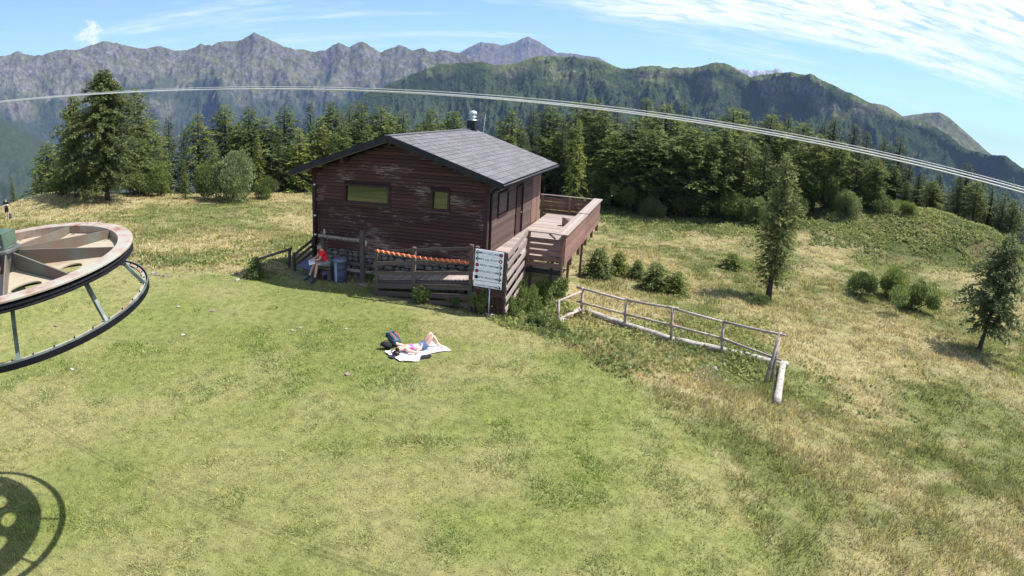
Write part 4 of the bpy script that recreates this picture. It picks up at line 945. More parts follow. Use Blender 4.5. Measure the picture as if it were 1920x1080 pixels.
# rolled orange safety net tied along the top rail
net = MB(); n = 90; a = Vector((-3.98, FV - 0.16, 1.80)); b = Vector((0.06, FV - 0.16, 1.66))
a = Vector(hut_v(706, 470, FV - 0.16)); b = Vector(hut_v(880, 492, FV - 0.16))
pts = []; rad = []
for k in range(n + 1):
    t = k / n; p = a.lerp(b, t) - Vector((0, 0, 0.05 * math.sin(math.pi * t)))
    pts.append(p); rad.append(0.05 + 0.014 * math.sin(k * 2 * math.pi / 5.2) + 0.006 * math.sin(k * 1.3))
net.tube(pts, rad, 8)
roll = net.build('safety_net', ORANGE, None, True); roll.matrix_world = HM
tag(roll, 'rolled orange safety net tied along the walkway fence', 'net')
for k in range(17):
    t = (k + 0.5) / 17; p = a.lerp(b, t) - Vector((0, 0, 0.05 * math.sin(math.pi * t)))
    tie = MB(); tie.tube([p + Vector((-0.06, 0.0, 0.066)), p + Vector((-0.02, -0.062, 0.02)), p + Vector((0.02, -0.062, -0.03)), p + Vector((0.06, -0.01, -0.064))], 0.014, 5)
    tie.build('fold', ORANGE_PALE, roll, True)

# ------------------------------------------------------------------ piste sign
sg = empty('piste_sign', hw(0.84, FV - 0.16, 0), HA); tag(sg, 'white piste direction board with black arrows on the walkway corner', 'sign')
SWd, SHt, SZ = 1.06, 1.38, 1.66
def sgn(u, z, y=0.0): return Vector((u, y, z))
tilt = math.radians(-4.5) * -1
ST = empty('board_mount', (0, 0, SZ), 0, sg); 
bd = box_part('board', sg, WHITE, (0, 0, SZ), (SWd, 0.03, SHt)); bd.rotation_euler = (0, 0.03, 0)
bk = box_part('backing', sg, FRAME, (0.012, 0.028, SZ), (SWd + 0.05, 0.022, SHt + 0.05)); bk.rotation_euler = (0, 0.03, 0)
bpy.data.objects.remove(ST)
MB().tube([(0.05, 0.06, -0.5), (0.05, 0.06, 1.1)], 0.028, 8).build('pole', ZINC, sg, True)
rowh = SHt * 0.82 / 5
def sx(u, z): return Vector((u * math.cos(0.03) + (z - SZ) * math.sin(0.03), 0, SZ + (z - SZ) * math.cos(0.03) - u * math.sin(0.03)))
ROWS = [('PISTA COCCINEI', -1, 'ring'), ('PISTA DEL BOSCO', -1, 'ring_white'), ('PISTA CIMONE', 1, 'red'), ('PISTA PRATOSTE', 1, 'red'), ('PISTA MORODOSS', 1, 'black'), ('SCIOVIA CIMONE', 1, None)]
def disc(c, r, mat, name, y, parent=None):
    m = MB(); m.lathe([(r, -0.002), (r, 0.002)], 24, R=Matrix.Rotation(math.pi / 2, 3, 'X')); o = m.build(name, mat, parent or sg); o.location = (c.x, y, c.z); return o
for i, (txt, dr, spot) in enumerate(ROWS):
    zc = SZ + SHt / 2 - 0.085 - (i + 0.15) * rowh - (0.075 if i == 5 else 0)
    ua = dr * (SWd / 2 - 0.155); us = -dr * (SWd / 2 - 0.095)
    ar = MB(); tipu = dr * 0.115
    ar.box((0, 0, 0), (0.2, 0.004, 0.028))
    for q in (-1, 1): ar.box((tipu - dr * 0.03, 0, q * 0.040), (0.125, 0.004, 0.030), Matrix.Rotation(dr * q * math.radians(48), 3, 'Y'))
    o = ar.build('arrow', INK, sg); c = sx(ua, zc); o.location = (c.x, -0.019, c.z); o.rotation_euler = (0, 0.03, 0)
    if spot:
        c = sx(us, zc)
        if spot == 'ring': disc(c, 0.07, INK, 'disc', -0.018); disc(c, 0.055, CRIMSON, 'disc_centre', -0.0225); disc(c, 0.02, INK_GREY, 'disc_mark', -0.027)
        if spot == 'ring_white': disc(c, 0.07, INK, 'disc', -0.018); disc(c, 0.055, CRIMSON, 'disc_centre', -0.0225); disc(c, 0.026, WHITE, 'disc_mark', -0.027)
        if spot == 'red': disc(c, 0.07, INK, 'disc', -0.018); disc(c, 0.058, CRIMSON, 'disc_centre', -0.0225)
        if spot == 'black': disc(c, 0.07, INK, 'disc', -0.018)
    cu = bpy.data.curves.new('lettering', 'FONT'); cu.body = txt; cu.size = 0.105; cu.align_x = 'CENTER'; cu.align_y = 'CENTER'; cu.extrude = 0.0015; cu.resolution_u = 2; cu.offset = 0.0015; cu.materials.append(INK_GREY)
    tmp = bpy.data.objects.new('lettering', cu); COL.objects.link(tmp); bpy.context.view_layer.update()
    tme = bpy.data.meshes.new_from_object(tmp.evaluated_get(bpy.context.evaluated_depsgraph_get())); bpy.data.objects.remove(tmp); bpy.data.curves.remove(cu)
    tx = link_mesh('lettering', tme, sg)
    c = sx(0.02 * dr if spot else -0.04, zc); tx.location = (c.x, -0.0185, c.z); tx.rotation_euler = (math.pi / 2, 0.03, 0)
    if i < 5:
        c = sx(0, zc - rowh / 2 - (0.015 if i == 4 else 0)); o = box_part('divider', sg, INK if i == 4 else INK_GREY, (c.x, -0.017, c.z), (SWd * (0.96 if i == 4 else 0.9), 0.003, 0.014 if i == 4 else 0.005)); o.rotation_euler = (0, 0.03, 0)

# ------------------------------------------------------------------ things by the hut front
rack = empty('ski_rack', HO, HA); tag(rack, 'old wooden ski rack with a notched rail against the hut front', 'ski rack')
for u, zt in ((-7.05, 2.05), (-5.10, 2.26)): box_part('post', rack, WOOD_OLD, (u, -0.62, (zt - 0.2) / 2), (0.17, 0.13, zt + 0.2))
rl = MB().beam((-7.2, -0.74, 1.88), (-5.2, -0.74, 1.84), 0.1, 0.1).build('rail', WOOD_GREY, rack)
for k in range(11): box_part('notch', rl, WOOD_OLD, (-7.05 + k * 0.172, -0.74, 1.80), (0.09, 0.11, 0.09))
for u, zz in ((-6.86, 2.05), (-4.83, 1.76)):
    MB().tube([(u, -0.62, zz), (u, -0.8, zz)], 0.02, 6).tube([(u, -0.8, zz - 0.13), (u, -0.8, zz + 0.13)], 0.045, 7).build('peg', RAIL_WOOD, rack, True)
bench = empty('log_bench', HO, HA); tag(bench, 'low split-log bench under the ski rack', 'bench')
box_part('seat', bench, WOOD_OLD, (-6.98, -0.80, 0.52), (1.0, 0.36, 0.09))
box_part('plank', bench, WOOD_OLD, (-5.3, -0.36, 0.72), (1.9, 0.06, 0.14)); box_part('plank', bench, WOOD_GREY, (-5.3, -0.36, 0.42), (1.9, 0.06, 0.12))
for u in (-7.35, -6.6): box_part('leg', bench, WOOD_OLD, (u, -0.8, 0.17), (0.18, 0.3, 0.6))
for u in (-6.1, -4.5): box_part('leg', bench, WOOD_OLD, (u, -0.30, 0.3), (0.12, 0.06, 0.95))

g = on_ground(638, 527); drum = empty('waste_drum', g, HA); tag(drum, 'blue-grey metal waste drum with a pale stripe beside the bench', 'drum')
db = MB().lathe([(0.285, 0), (0.30, 0.02), (0.295, 0.28), (0.305, 0.30), (0.295, 0.32), (0.295, 0.6), (0.305, 0.62), (0.295, 0.64), (0.295, 0.88), (0.31, 0.9)], 24).build('body', DRUM, drum, True)
MB().lathe([(0.315, 0.0), (0.32, 0.05), (0.30, 0.09), (0.2, 0.115), (0.0, 0.12)], 24, (0, 0, 0.88)).build('lid', DRUM_LID, drum, True)
for k, (a0, w) in enumerate(((-1.75, 0.045), (-1.55, 0.045))):
    m = MB(); vs = [];
    for t in (a0 - w / 2 / 0.3, a0, a0 + w / 2 / 0.3):
        for zz in (0.03, 0.87): vs.append((0.312 * math.cos(t), 0.312 * math.sin(t), zz))
    m.add(vs, [(0, 2, 3, 1), (2, 4, 5, 3)]); m.build('stripe', DRUM_LIGHT, drum)

# tarpaulin sheet, stair rail and handrail by the hut's other corner
tp = [hut_v(556, 498, -0.35), hut_v(582, 481, 0.25), hut_v(601, 487, -0.1), hut_v(594, 512, -0.75)]
m = MB(); n = 6; vs = []
for i in range(n + 1):
    for j in range(n + 1):
        p = (Vector(tp[0]).lerp(Vector(tp[1]), i / n)).lerp(Vector(tp[3]).lerp(Vector(tp[2]), i / n), j / n); vs.append(p + Vector((0, 0, 0.012 * math.sin(i * 1.7 + j))))
vs2 = [p - Vector((0, 0, 0.03)) for p in vs]; N = (n + 1) ** 2; fs = []
for i in range(n):
    for j in range(n):
        a_ = i * (n + 1) + j; q = (a_, a_ + n + 1, a_ + n + 2, a_ + 1); fs.append(q); fs.append(tuple(k + N for k in q[::-1]))
bd_ = [i * (n + 1) for i in range(n + 1)] + [n * (n + 1) + j for j in range(1, n + 1)] + [i * (n + 1) + n for i in range(n - 1, -1, -1)] + list(range(n - 1, 0, -1))
for k in range(len(bd_)):
    a_, b_ = bd_[k], bd_[(k + 1) % len(bd_)]; fs.append((a_, b_, b_ + N, a_ + N))
o = m.add(vs + vs2, fs).build('plastic_sheet', TARP); o.matrix_world = HM; tag(o, 'blue-grey plastic sheet lying on the slope beside the hut corner', 'sheet')
stair = empty('stair_railing', HO, HA); tag(stair, 'sloping three-board stair railing at the hut corner beside the sheet', 'railing')
sa, sb = Vector(hut_v(549, 480, 0.0)), Vector(hut_v(588, 448, 1.2))
for k in range(3):
    dz = Vector((0, 0, -0.27 * k)); beam_part('rail_board', stair, WOOD_OLD, sa + dz, sb + dz, 0.04, 0.12)
for t in (0.02, 0.95):
    p = sa.lerp(sb, t); box_part('post', stair, WOOD_OLD, (p.x, p.y + 0.06, p.z - 0.45), (0.11, 0.11, 1.15))
hr = empty('handrail', (0, 0, 0)); tag(hr, 'short round-log handrail in the grass left of the hut', 'handrail')
A = on_ground(483, 512); B = on_ground(541, 503); A2 = at_r(478, 488, math.hypot(A[0], A[1])); B2 = at_r(547, 466, math.hypot(B[0], B[1]))
MB().tube([A2, B2], [0.06, 0.065], 8).build('rail', WOOD_OLD, hr, True)
MB().tube([A - np.array([0, 0, .2]), A2 + np.array([0.05, 0, 0.03])], 0.06, 8).build('post', WOOD_OLD, hr, True)
MB().tube([B - np.array([0, 0, .2]), B2 - np.array([0.1, 0, 0.02])], 0.075, 8).build('post', WOOD_OLD, hr, True)

# ------------------------------------------------------------------ log fence on the bank
fen = empty('rail_fence', on_ground(1092, 592)); fb = Vector(fen.location)
tag(fen, 'grey two-rail log fence along the bank below the lawn', 'fence')
def fl(p): return Vector(p) - fb
FPX_ = [(1092, 594, 541), (1174, 614, 563), (1261, 642, 578), (1356, 664, 604)]
tops = []; bots = []
for px, pb, pt in FPX_:
    gq = on_ground(px - 2, pb); R = math.hypot(gq[0], gq[1]); tpz = at_r(px, pt, R); tops.append(tpz); bots.append(gq)
gq = on_ground(1446, 716); R = math.hypot(gq[0], gq[1]); tops.append(at_r(1462, 628, R)); bots.append(gq)
gA = on_ground(1047, 606); tA = at_r(1047, 566, math.hypot(gA[0], gA[1])); 
for gq, tq in list(zip(bots, tops))[:4] + [(gA, tA)]:
    MB().tube([fl(gq) - Vector((0, 0, 0.25)), fl(tq) + Vector((0, 0, 0.05))], [0.062, 0.055], 8).build('post', RAIL_WOOD, fen, True)
for k in range(4):
    a, b = Vector(tops[k]), Vector(tops[k + 1]); d = (b - a).normalized() * 0.25
    MB().tube([fl(a) - d + Vector((0, 0, 0.03 * (k % 2))), fl((a + b) / 2), fl(b) + d + Vector((0, 0, 0.03 * (k % 2)))], [0.048, 0.052, 0.045], 8).build('rail', RAIL_WOOD, fen, True)
    c, e = Vector(bots[k]).lerp(a, 0.5), Vector(bots[k + 1]).lerp(b, 0.5)
    MB().tube([fl(c) - d, fl((c + e) / 2), fl(e) + d], [0.045, 0.05, 0.043], 8).build('rail', RAIL_WOOD, fen, True)
MB().tube([fl(tA) - Vector((0.1, 0, 0.02)), fl(tops[0]) - Vector((0, 0, 0.12))], 0.047, 8).build('rail', RAIL_WOOD, fen, True)
MB().tube([fl(gA) + Vector((0, 0, 0.15)), fl(bots[0]) + Vector((0, 0, 0.33))], 0.05, 8).build('rail', RAIL_WOOD, fen, True)
# leaning end post and its brace
q = Vector(tops[4]); bq = Vector(at_z(1432, 722, bots[4][2] - 0.05))
MB().tube([fl(bq) - Vector((0, 0, 0.2)), fl(q) + (q - bq).normalized() * 0.1], [0.075, 0.06], 8).build('post', RAIL_WOOD, fen, True)
MB().tube([fl(bots[4]) - Vector((0, 0, 0.2)), fl(q)], [0.065, 0.055], 8).build('brace', RAIL_WOOD, fen, True)
# bleached logs at the foot of the fence
def log(a, b, r, name, label, group=None):
    a = Vector(a); b = Vector(b); e = empty(name, a); L = b - a; n = max(4, int(L.length * 2.5)); rng = random.Random(int(r * 1e4) + n)
    pts = [L * (k / n) + Vector((0, 0, rng.uniform(-.02, .02))) for k in range(n + 1)]
    MB().tube(pts, [r * rng.uniform(0.92, 1.06) for _ in pts], 10).build('trunk', LOG_PALE, e, True)
    for k in range(2, n, 3): 
        c = pts[k]; MB().tube([c, c + Vector((0.02, -0.03, r * 1.12))], [r * 0.35, r * 0.2], 6).build('branch_stub', LOG_PALE, e, True)
    return tag(e, label, 'log', group)
def gpt(px, py, r): p = on_ground(px, py); return (p[0], p[1], p[2] + r * 0.75)
log(gpt(1098, 588, .12), gpt(1262, 642, .13), 0.13, 'fallen_log', 'bleached log lying along the upper half of the fence foot', 'logs edging the bank')
log(gpt(1266, 642, .14), gpt(1476, 690, .15), 0.135, 'fallen_log', 'thick bleached log along the lower half of the fence foot', 'logs edging the bank')
log(gpt(1046, 607, .1), gpt(1090, 582, .1), 0.11, 'fallen_log', 'bleached log below the short end of the fence', 'logs edging the bank')
log(gpt(1466, 690, .14), gpt(1455, 760, .14), 0.14, 'fallen_log', 'stout bleached log running toward the camera at the fence corner', 'logs edging the bank')
log(gpt(1000, 602, .08), gpt(1030, 616, .08), 0.08, 'fallen_log', 'short grey log half hidden in the nettles', 'logs edging the bank')

# ------------------------------------------------------------------ chairlift return wheel and ropes
WC = Vector((-7.425, 6.448, CAM_H - 1.95)); WR = 2.0745
wn_ = Vector((-0.009, -0.061, 1)).normalized(); e1 = Vector((0, 1, 0)).cross(wn_).normalized(); e2 = wn_.cross(e1)
WM = Matrix(((e1.x, e2.x, wn_.x), (e1.y, e2.y, wn_.y), (e1.z, e2.z, wn_.z))).to_4x4()
lift = empty('lift_wheel', (WC.x, WC.y, gz1(WC.x, WC.y))); tag(lift, 'large cream and red chairlift return wheel with a guard ring below it', 'lift wheel')
WT = Matrix.Translation(Vector((0, 0, WC.z - lift.location.z))) @ WM
def wp(b, name, mat, parent=None, smooth=False):
    o = b.build(name, mat, parent or lift, smooth)
    o.matrix_local = WT if (parent is None or parent == lift) else Matrix.Identity(4)
    return o
WEB = -0.13; RI = 1.83
# web plate with round lightening holes
def web_plate():
    m = MB(); N = 10; hr, hc = 0.215, 1.26; half = math.pi / N; seg = 14; vs = []; fs = []
    def add_ring(pts, z): o = len(vs); vs.extend([(x, y, z) for x, y in pts]); return o
    for k in range(N):
        a0 = math.radians(3.8 + 36 * k)
        hole = [(hc * math.cos(a0) + hr * 0.86 * math.cos(t) * math.cos(a0) - hr * 1.12 * math.sin(t) * math.sin(a0), hc * math.sin(a0) + hr * 0.86 * math.cos(t) * math.sin(a0) + hr * 1.12 * math.sin(t) * math.cos(a0)) for t in [2 * math.pi * q / 24 for q in range(24)]]
        out = []
        for t in [2 * math.pi * q / 24 for q in range(24)]:
            # outline of the 36 degree sector seen from the hole centre
            cr, ci = math.cos(t), math.sin(t); rr = hc + (RI - hc if cr > 0 else hc - 0.3) * max(-1, min(1, cr * 1.35)); aa = a0 + half * max(-1, min(1, ci * 1.35)); out.append((rr * math.cos(aa), rr * math.sin(aa)))
        for zz, flip in ((WEB, False), (WEB - 0.02, True)):
            o1 = add_ring(out, zz); o2 = add_ring(hole, zz)
            for q in range(24):
                f = (o1 + q, o1 + (q + 1) % 24, o2 + (q + 1) % 24, o2 + q); fs.append(f[::-1] if flip else f)
        o1 = add_ring(hole, WEB); o2 = add_ring(hole, WEB - 0.02)
        for q in range(24): fs.append((o1 + q, o1 + (q + 1) % 24, o2 + (q + 1) % 24, o2 + q))
    return m.add(vs, fs)
wp(web_plate(), 'web_plate', WHEEL_CREAM)
wp(MB().lathe([(RI, WEB - 0.02), (RI, 0.0), (RI + 0.004, 0.006), (WR - 0.03, 0.006), (WR, 0.0), (WR, -0.022), (RI + 0.03, -0.022), (RI + 0.03, WEB - 0.02)], 96, closed=True), 'rim_flange', WHEEL_RIM)
wp(MB().lathe([(WR - 0.01, -0.024), (WR - 0.05, -0.04), (WR - 0.08, -0.075), (WR - 0.05, -0.115), (WR - 0.012, -0.132), (WR - 0.012, -0.148), (RI, -0.152), (RI + 0.032, -0.11), (WR - 0.2, -0.024)], 96, closed=True), 'rope_groove', WHEEL_DARK)
hub = wp(MB().lathe([(0.21, WEB - 0.3), (0.21, 0.13), (0.25, 0.14), (0.25, 0.175), (0.19, 0.18), (0.10, 0.19)], 36), 'hub', HUB_STEEL)
for k in range(10):
    t = math.radians(-14.2 + 37.2 * k if k < 4 else 97.4 + 36.2 * (k - 3)); c, s_ = math.cos(t), math.sin(t); w = 0.012
    vs = []
    for q in (-1, 1):
        for r, zz in ((0.20, WEB), (RI - 0.002, WEB), (RI - 0.002, -0.004), (0.20, 0.13)): vs.append((r * c - q * w * s_, r * s_ + q * w * c, zz))
    wp(MB().add(vs, [(3, 2, 1, 0), (4, 5, 6, 7), (0, 1, 5, 4), (1, 2, 6, 5), (2, 3, 7, 6), (3, 0, 4, 7)]), 'rib', WHEEL_RIB)
mb = wp(MB().box((-0.08, 0.03, 0.30), (0.34, 0.30, 0.24)).lathe([(0.16, 0.19), (0.16, 0.2)], 20), 'gear_housing', BOX_GREEN)
for q, (x_, z_) in enumerate(((-0.18, 0.23), (0.03, 0.23), (-0.18, 0.37), (0.03, 0.37))):
    b_ = MB().lathe([(0.018, 0), (0.018, 0.012)], 8, R=Matrix.Rotation(math.pi / 2, 3, 'X')); o = b_.build('bolt', ZINC, lift); o.matrix_local = WT @ Matrix.Translation((x_, -0.122, z_))
# rope lying in the groove, then leading away
pts = [Vector(((WR - 0.055) * math.cos(t), (WR - 0.055) * math.sin(t), -0.088)) for t in [math.radians(-68 + k * 4) for k in range(58)]]
d0 = (pts[0] - pts[1]).normalized()
rope = MB().tube([pts[0] + d0 * 14] + [pts[0] + d0 * 3] + pts, 0.026, 8)
ro = rope.build('steel_rope', ROPE_DARK, None, True); ro.matrix_world = Matrix.Translation(Vector((WC.x, WC.y, WC.z))) @ WM; tag(ro, 'twisted steel hauling rope wrapped round the lift wheel', 'rope')
# guard ring below the wheel, hung on struts
n2 = Vector((-0.048, -0.102, 1)).normalized(); f1 = Vector((0, 1, 0)).cross(n2).normalized(); f2 = n2.cross(f1)
RC = Vector((-7.360, 6.711, CAM_H - 2.769)); RR = 2.06
GM = Matrix.Translation(RC - Vector(lift.location)) @ Matrix(((f1.x, f2.x, n2.x), (f1.y, f2.y, n2.y), (f1.z, f2.z, n2.z))).to_4x4()
gr = MB().lathe([(RR, 0.0), (RR, -0.085), (RR - 0.012, -0.085), (RR - 0.012, -0.014), (RR - 0.10, -0.014), (RR - 0.10, 0.0)], 96, closed=True).build('guard_ring', WHEEL_DARK, lift); gr.matrix_local = GM
gt = MB().lathe([(RR - 0.045, 0.002), (RR - 0.045, 0.010), (RR - 0.098, 0.010), (RR - 0.098, 0.002)], 96, closed=True).build('ring_liner', WHEEL_RIM, gr)
gp_ = MB().lathe([(RR - 0.004, 0.002), (RR - 0.004, 0.028), (RR - 0.016, 0.028), (RR - 0.016, 0.002)], 96, closed=True).build('ring_lip', GREEN_STEEL, gr)
for k in range(40):
    t = 2 * math.pi * k / 40; o = MB().lathe([(0.012, 0), (0.012, 0.02)], 6).build('bolt', WHEEL_DARK, gr) if k == 0 else link_mesh('bolt', o.data, gr)
    o.matrix_local = Matrix.Translation(((RR - 0.07) * math.cos(t), (RR - 0.07) * math.sin(t), 0.010))
GMi = GM.inverted(); LZ = Vector(lift.location)
def on_ring(px, py):
    d = Vector(_ray(px, py)); c = Vector(CAM); t = (RC - c).dot(n2) / d.dot(n2); X = c + d * t
    v = X - RC; a = math.atan2(v.dot(f2), v.dot(f1)); return a
for px, py in ((36, 668), (196, 602), (259, 532)):
    a = on_ring(px, py)
    for aa in (a,):
        b0 = GM @ Vector(((RR - 0.07) * math.cos(aa), (RR - 0.07) * math.sin(aa), -0.01)); 
        t0 = b0 + Vector((-0.42 * math.cos(aa), -0.42 * math.sin(aa), 0.0)); t0.z = (WC.z - LZ.z) - 0.16
        pr = beam_part('strut', lift, GREEN_STEEL, b0, t0, 0.055, 0.055)
        box_part('strut_foot', lift, GREEN_STEEL, b0 + Vector((0, 0, 0.02)), (0.1, 0.1, 0.02))
for aa in (math.radians(110), math.radians(160), math.radians(210), math.radians(260)):
    b0 = GM @ Vector(((RR - 0.07) * math.cos(aa), (RR - 0.07) * math.sin(aa), -0.01)); t0 = b0.copy(); t0.z = (WC.z - LZ.z) - 0.16; beam_part('strut', lift, GREEN_STEEL, b0, t0, 0.055, 0.055)
for k in range(5):      # carrier arms under the wheel that hold the ring, and the mast
    aa = math.radians(20 + 72 * k); beam_part('carrier_arm', lift, WHEEL_DARK, (0, 0, WC.z - LZ.z - 0.42), (1.5 * math.cos(aa), 1.5 * math.sin(aa), WC.z - LZ.z - 0.24), 0.07, 0.07)
MX = Vector((-3.6, -2.2, 0))
MB().lathe([(0.36, -0.3), (0.30, 0.3), (0.26, WC.z - LZ.z + 0.6)], 20, MX).build('mast', GREEN_STEEL, lift, True)
MB().beam(MX + Vector((0, 0, WC.z - LZ.z - 0.55)), (0.15, 0.1, WC.z - LZ.z - 0.55), 0.3, 0.24).build('boom', GREEN_STEEL, lift)

def cable(pa, pb, y, dia, label):
    def hit(px, py): d = _ray(px, py); return Vector(CAM + d * (y / (d[1] + 0.30 * d[0])))
    a, b = hit(*pa), hit(*pb); d = (b - a); p0 = a - d * 2.6; p1 = b + d * 2.6; n = 28; L = (p1 - p0).length
    o = MB().tube([p0.lerp(p1, k / n) for k in range(n + 1)], dia / 2, 8).build('overhead_cable', CABLE_STEEL, None, True)
    return tag(o, label, 'cable', 'overhead cables')
cable((475, 166.7), (1740, 309.5), 9.0, 0.018, 'bright overhead steel cable, middle of the three')
cable((475, 167.0), (1740, 314.5), 9.12, 0.018, 'lowest of the three overhead cables, lowest beside the knoll')
cable((475, 162.8), (1740, 304.5), 9.3, 0.010, 'thin uppermost of the three overhead cables')

# ------------------------------------------------------------------ people
def skin_body(nodes, edges, mat, name, root, sub=2):
    names = list(nodes); me = bpy.data.meshes.new(name); me.from_pydata([nodes[k][0] for k in names], [(names.index(a), names.index(b)) for a, b in edges], []); me.update()
    o = bpy.data.objects.new(name, me); COL.objects.link(o)
    md = o.modifiers.new('skin', 'SKIN'); md.use_smooth_shade = True
    if not me.skin_vertices: me.attributes  # layer made by the modifier
    sv = me.skin_vertices[0].data if len(me.skin_vertices) else None
    if sv is None:
        bpy.context.view_layer.objects.active = o; bpy.ops.mesh.customdata_skin_add(); sv = me.skin_vertices[0].data
    for i, k in enumerate(names):
        r = nodes[k][1]; sv[i].radius = (r, r) if not hasattr(r, '__len__') else r; sv[i].use_root = (k == root)
    ss = o.modifiers.new('sub', 'SUBSURF'); ss.levels = sub; ss.render_levels = sub
    bpy.context.view_layer.update()
    ev = o.evaluated_get(bpy.context.evaluated_depsgraph_get()); m2 = bpy.data.meshes.new_from_object(ev); m2.materials.clear(); m2.materials.append(mat)
    bpy.data.objects.remove(o); bpy.data.meshes.remove(me)
    m2.polygons.foreach_set('use_smooth', [True] * len(m2.polygons)); return m2
def lerp3(a, b, t): return tuple(a[i] + (b[i] - a[i]) * t for i in range(3))
def hand(nodes, edges, wrist, tip, side, tag_, r=0.0085, up=(0, 0, 1)):
    w = Vector(wrist); d = (Vector(tip) - w).normalized(); s = Vector(side).normalized(); u = d.cross(s)
    palm = w + d * 0.075; nodes['palm' + tag_] = (tuple(palm), (0.032, 0.018)); edges.append(('wrist' + tag_, 'palm' + tag_))
    for k, (off, L) in enumerate(((-0.027, 0.075), (-0.009, 0.09), (0.009, 0.085), (0.026, 0.066))):
        a = palm + d * 0.02 + s * off; b = a + d * L * 0.55 - u * 0.006; c = a + d * L - u * 0.02
        for nm, q in (('a', a), ('b', b), ('c', c)): nodes['f%d%s%s' % (k, nm, tag_)] = (tuple(q), r)
        edges += [('palm' + tag_, 'f%da%s' % (k, tag_)), ('f%da%s' % (k, tag_), 'f%db%s' % (k, tag_)), ('f%db%s' % (k, tag_), 'f%dc%s' % (k, tag_))]
    a = w + d * 0.04 - s * 0.035; b = a + d * 0.04 - s * 0.02
    nodes['t1' + tag_] = (tuple(a), r * 1.15); nodes['t2' + tag_] = (tuple(b), r); edges += [('palm' + tag_, 't1' + tag_), ('t1' + tag_, 't2' + tag_)]
def head_mesh(c, face, up, mat, scale=1.0):
    """an egg-shaped head with brow, nose, mouth, chin and ears; face and up are directions"""
    f = Vector(face).normalized(); u = (Vector(up) - f * Vector(up).dot(f)).normalized(); s = f.cross(u)
    vs = []; fs = []; n, m = 20, 14
    for i in range(m + 1):
        ph = math.pi * i / m; z = -math.cos(ph)
        for k in range(n):
            t = 2 * math.pi * k / n; x = math.cos(t) * math.sin(ph); y = math.sin(t) * math.sin(ph)
            X, Y, Z = x * 0.098, y * 0.076, z * 0.118
            if z < 0: Y *= 1 + 0.28 * z; X += 0.012 * (-z) * (1 if x > 0 else 0.2)
            if x > 0.75:
                X += 0.022 * max(0, 1 - abs(y) / 0.16) * max(0, 1 - abs(z + 0.12) / 0.26)      # nose
                X -= 0.010 * max(0, 1 - abs(abs(y) - 0.36) / 0.16) * max(0, 1 - abs(z - 0.04) / 0.14)   # eye sockets
                X -= 0.006 * max(0, 1 - abs(y) / 0.35) * max(0, 1 - abs(z + 0.5) / 0.07)      # mouth
            if abs(y) > 0.93 and abs(z) < 0.3 and abs(x) < 0.35: Y *= 1.2                    # ears
            vs.append(Vector(c) + (f * X + s * Y + u * Z) * scale)
    for i in range(m):
        for k in range(n): fs.append((i * n + k, i * n + (k + 1) % n, (i + 1) * n + (k + 1) % n, (i + 1) * n + k))
    return vs, fs
def join_into(me, vs, fs):
    V = [tuple(v.co) for v in me.vertices]; F = [tuple(p.vertices) for p in me.polygons]; o = len(V)
    m2 = bpy.data.meshes.new(me.name); m2.from_pydata(V + [tuple(v) for v in vs], [], F + [tuple(i + o for i in q) for q in fs]); m2.materials.append(me.materials[0])
    m2.polygons.foreach_set('use_smooth', [True] * len(m2.polygons)); m2.update(); return m2
def hair_cap(c, face, up, mat, scale=1.0, long=False):
    f = Vector(face).normalized(); u = (Vector(up) - f * Vector(up).dot(f)).normalized(); s = f.cross(u); vs = []; fs = []; n, m = 18, 9
    for i in range(m + 1):
        ph = math.pi * 0.62 * i / m
        for k in range(n):
            t = 2 * math.pi * k / n; x = math.cos(t) * math.sin(ph); y = math.sin(t) * math.sin(ph); z = math.cos(ph)
            cut = max(z, 0.32) if x > 0.3 else z
            vs.append(Vector(c) + (f * (x * 0.106 - 0.010) + s * (y * 0.085) + u * (cut * 0.128 + 0.004 * math.sin(k * 2.1 + i))) * scale)
    for i in range(m):
        for k in range(n): fs.append((i * n + k, (i + 1) * n + k, (i + 1) * n + (k + 1) % n, i * n + (k + 1) % n))
    return vs, fs
def eyes(c, face, up, parent, scale=1.0):
    f = Vector(face).normalized(); u = (Vector(up) - f * Vector(up).dot(f)).normalized(); s = f.cross(u)
    for q in (-1, 1):
        p = Vector(c) + (f * 0.083 + s * 0.03 * q + u * 0.006) * scale
        MB().lathe([(0.001, -0.008), (0.008, -0.004), (0.0095, 0.001), (0.006, 0.007), (0.001, 0.009)], 8, p).build('eye', INK, parent, True)

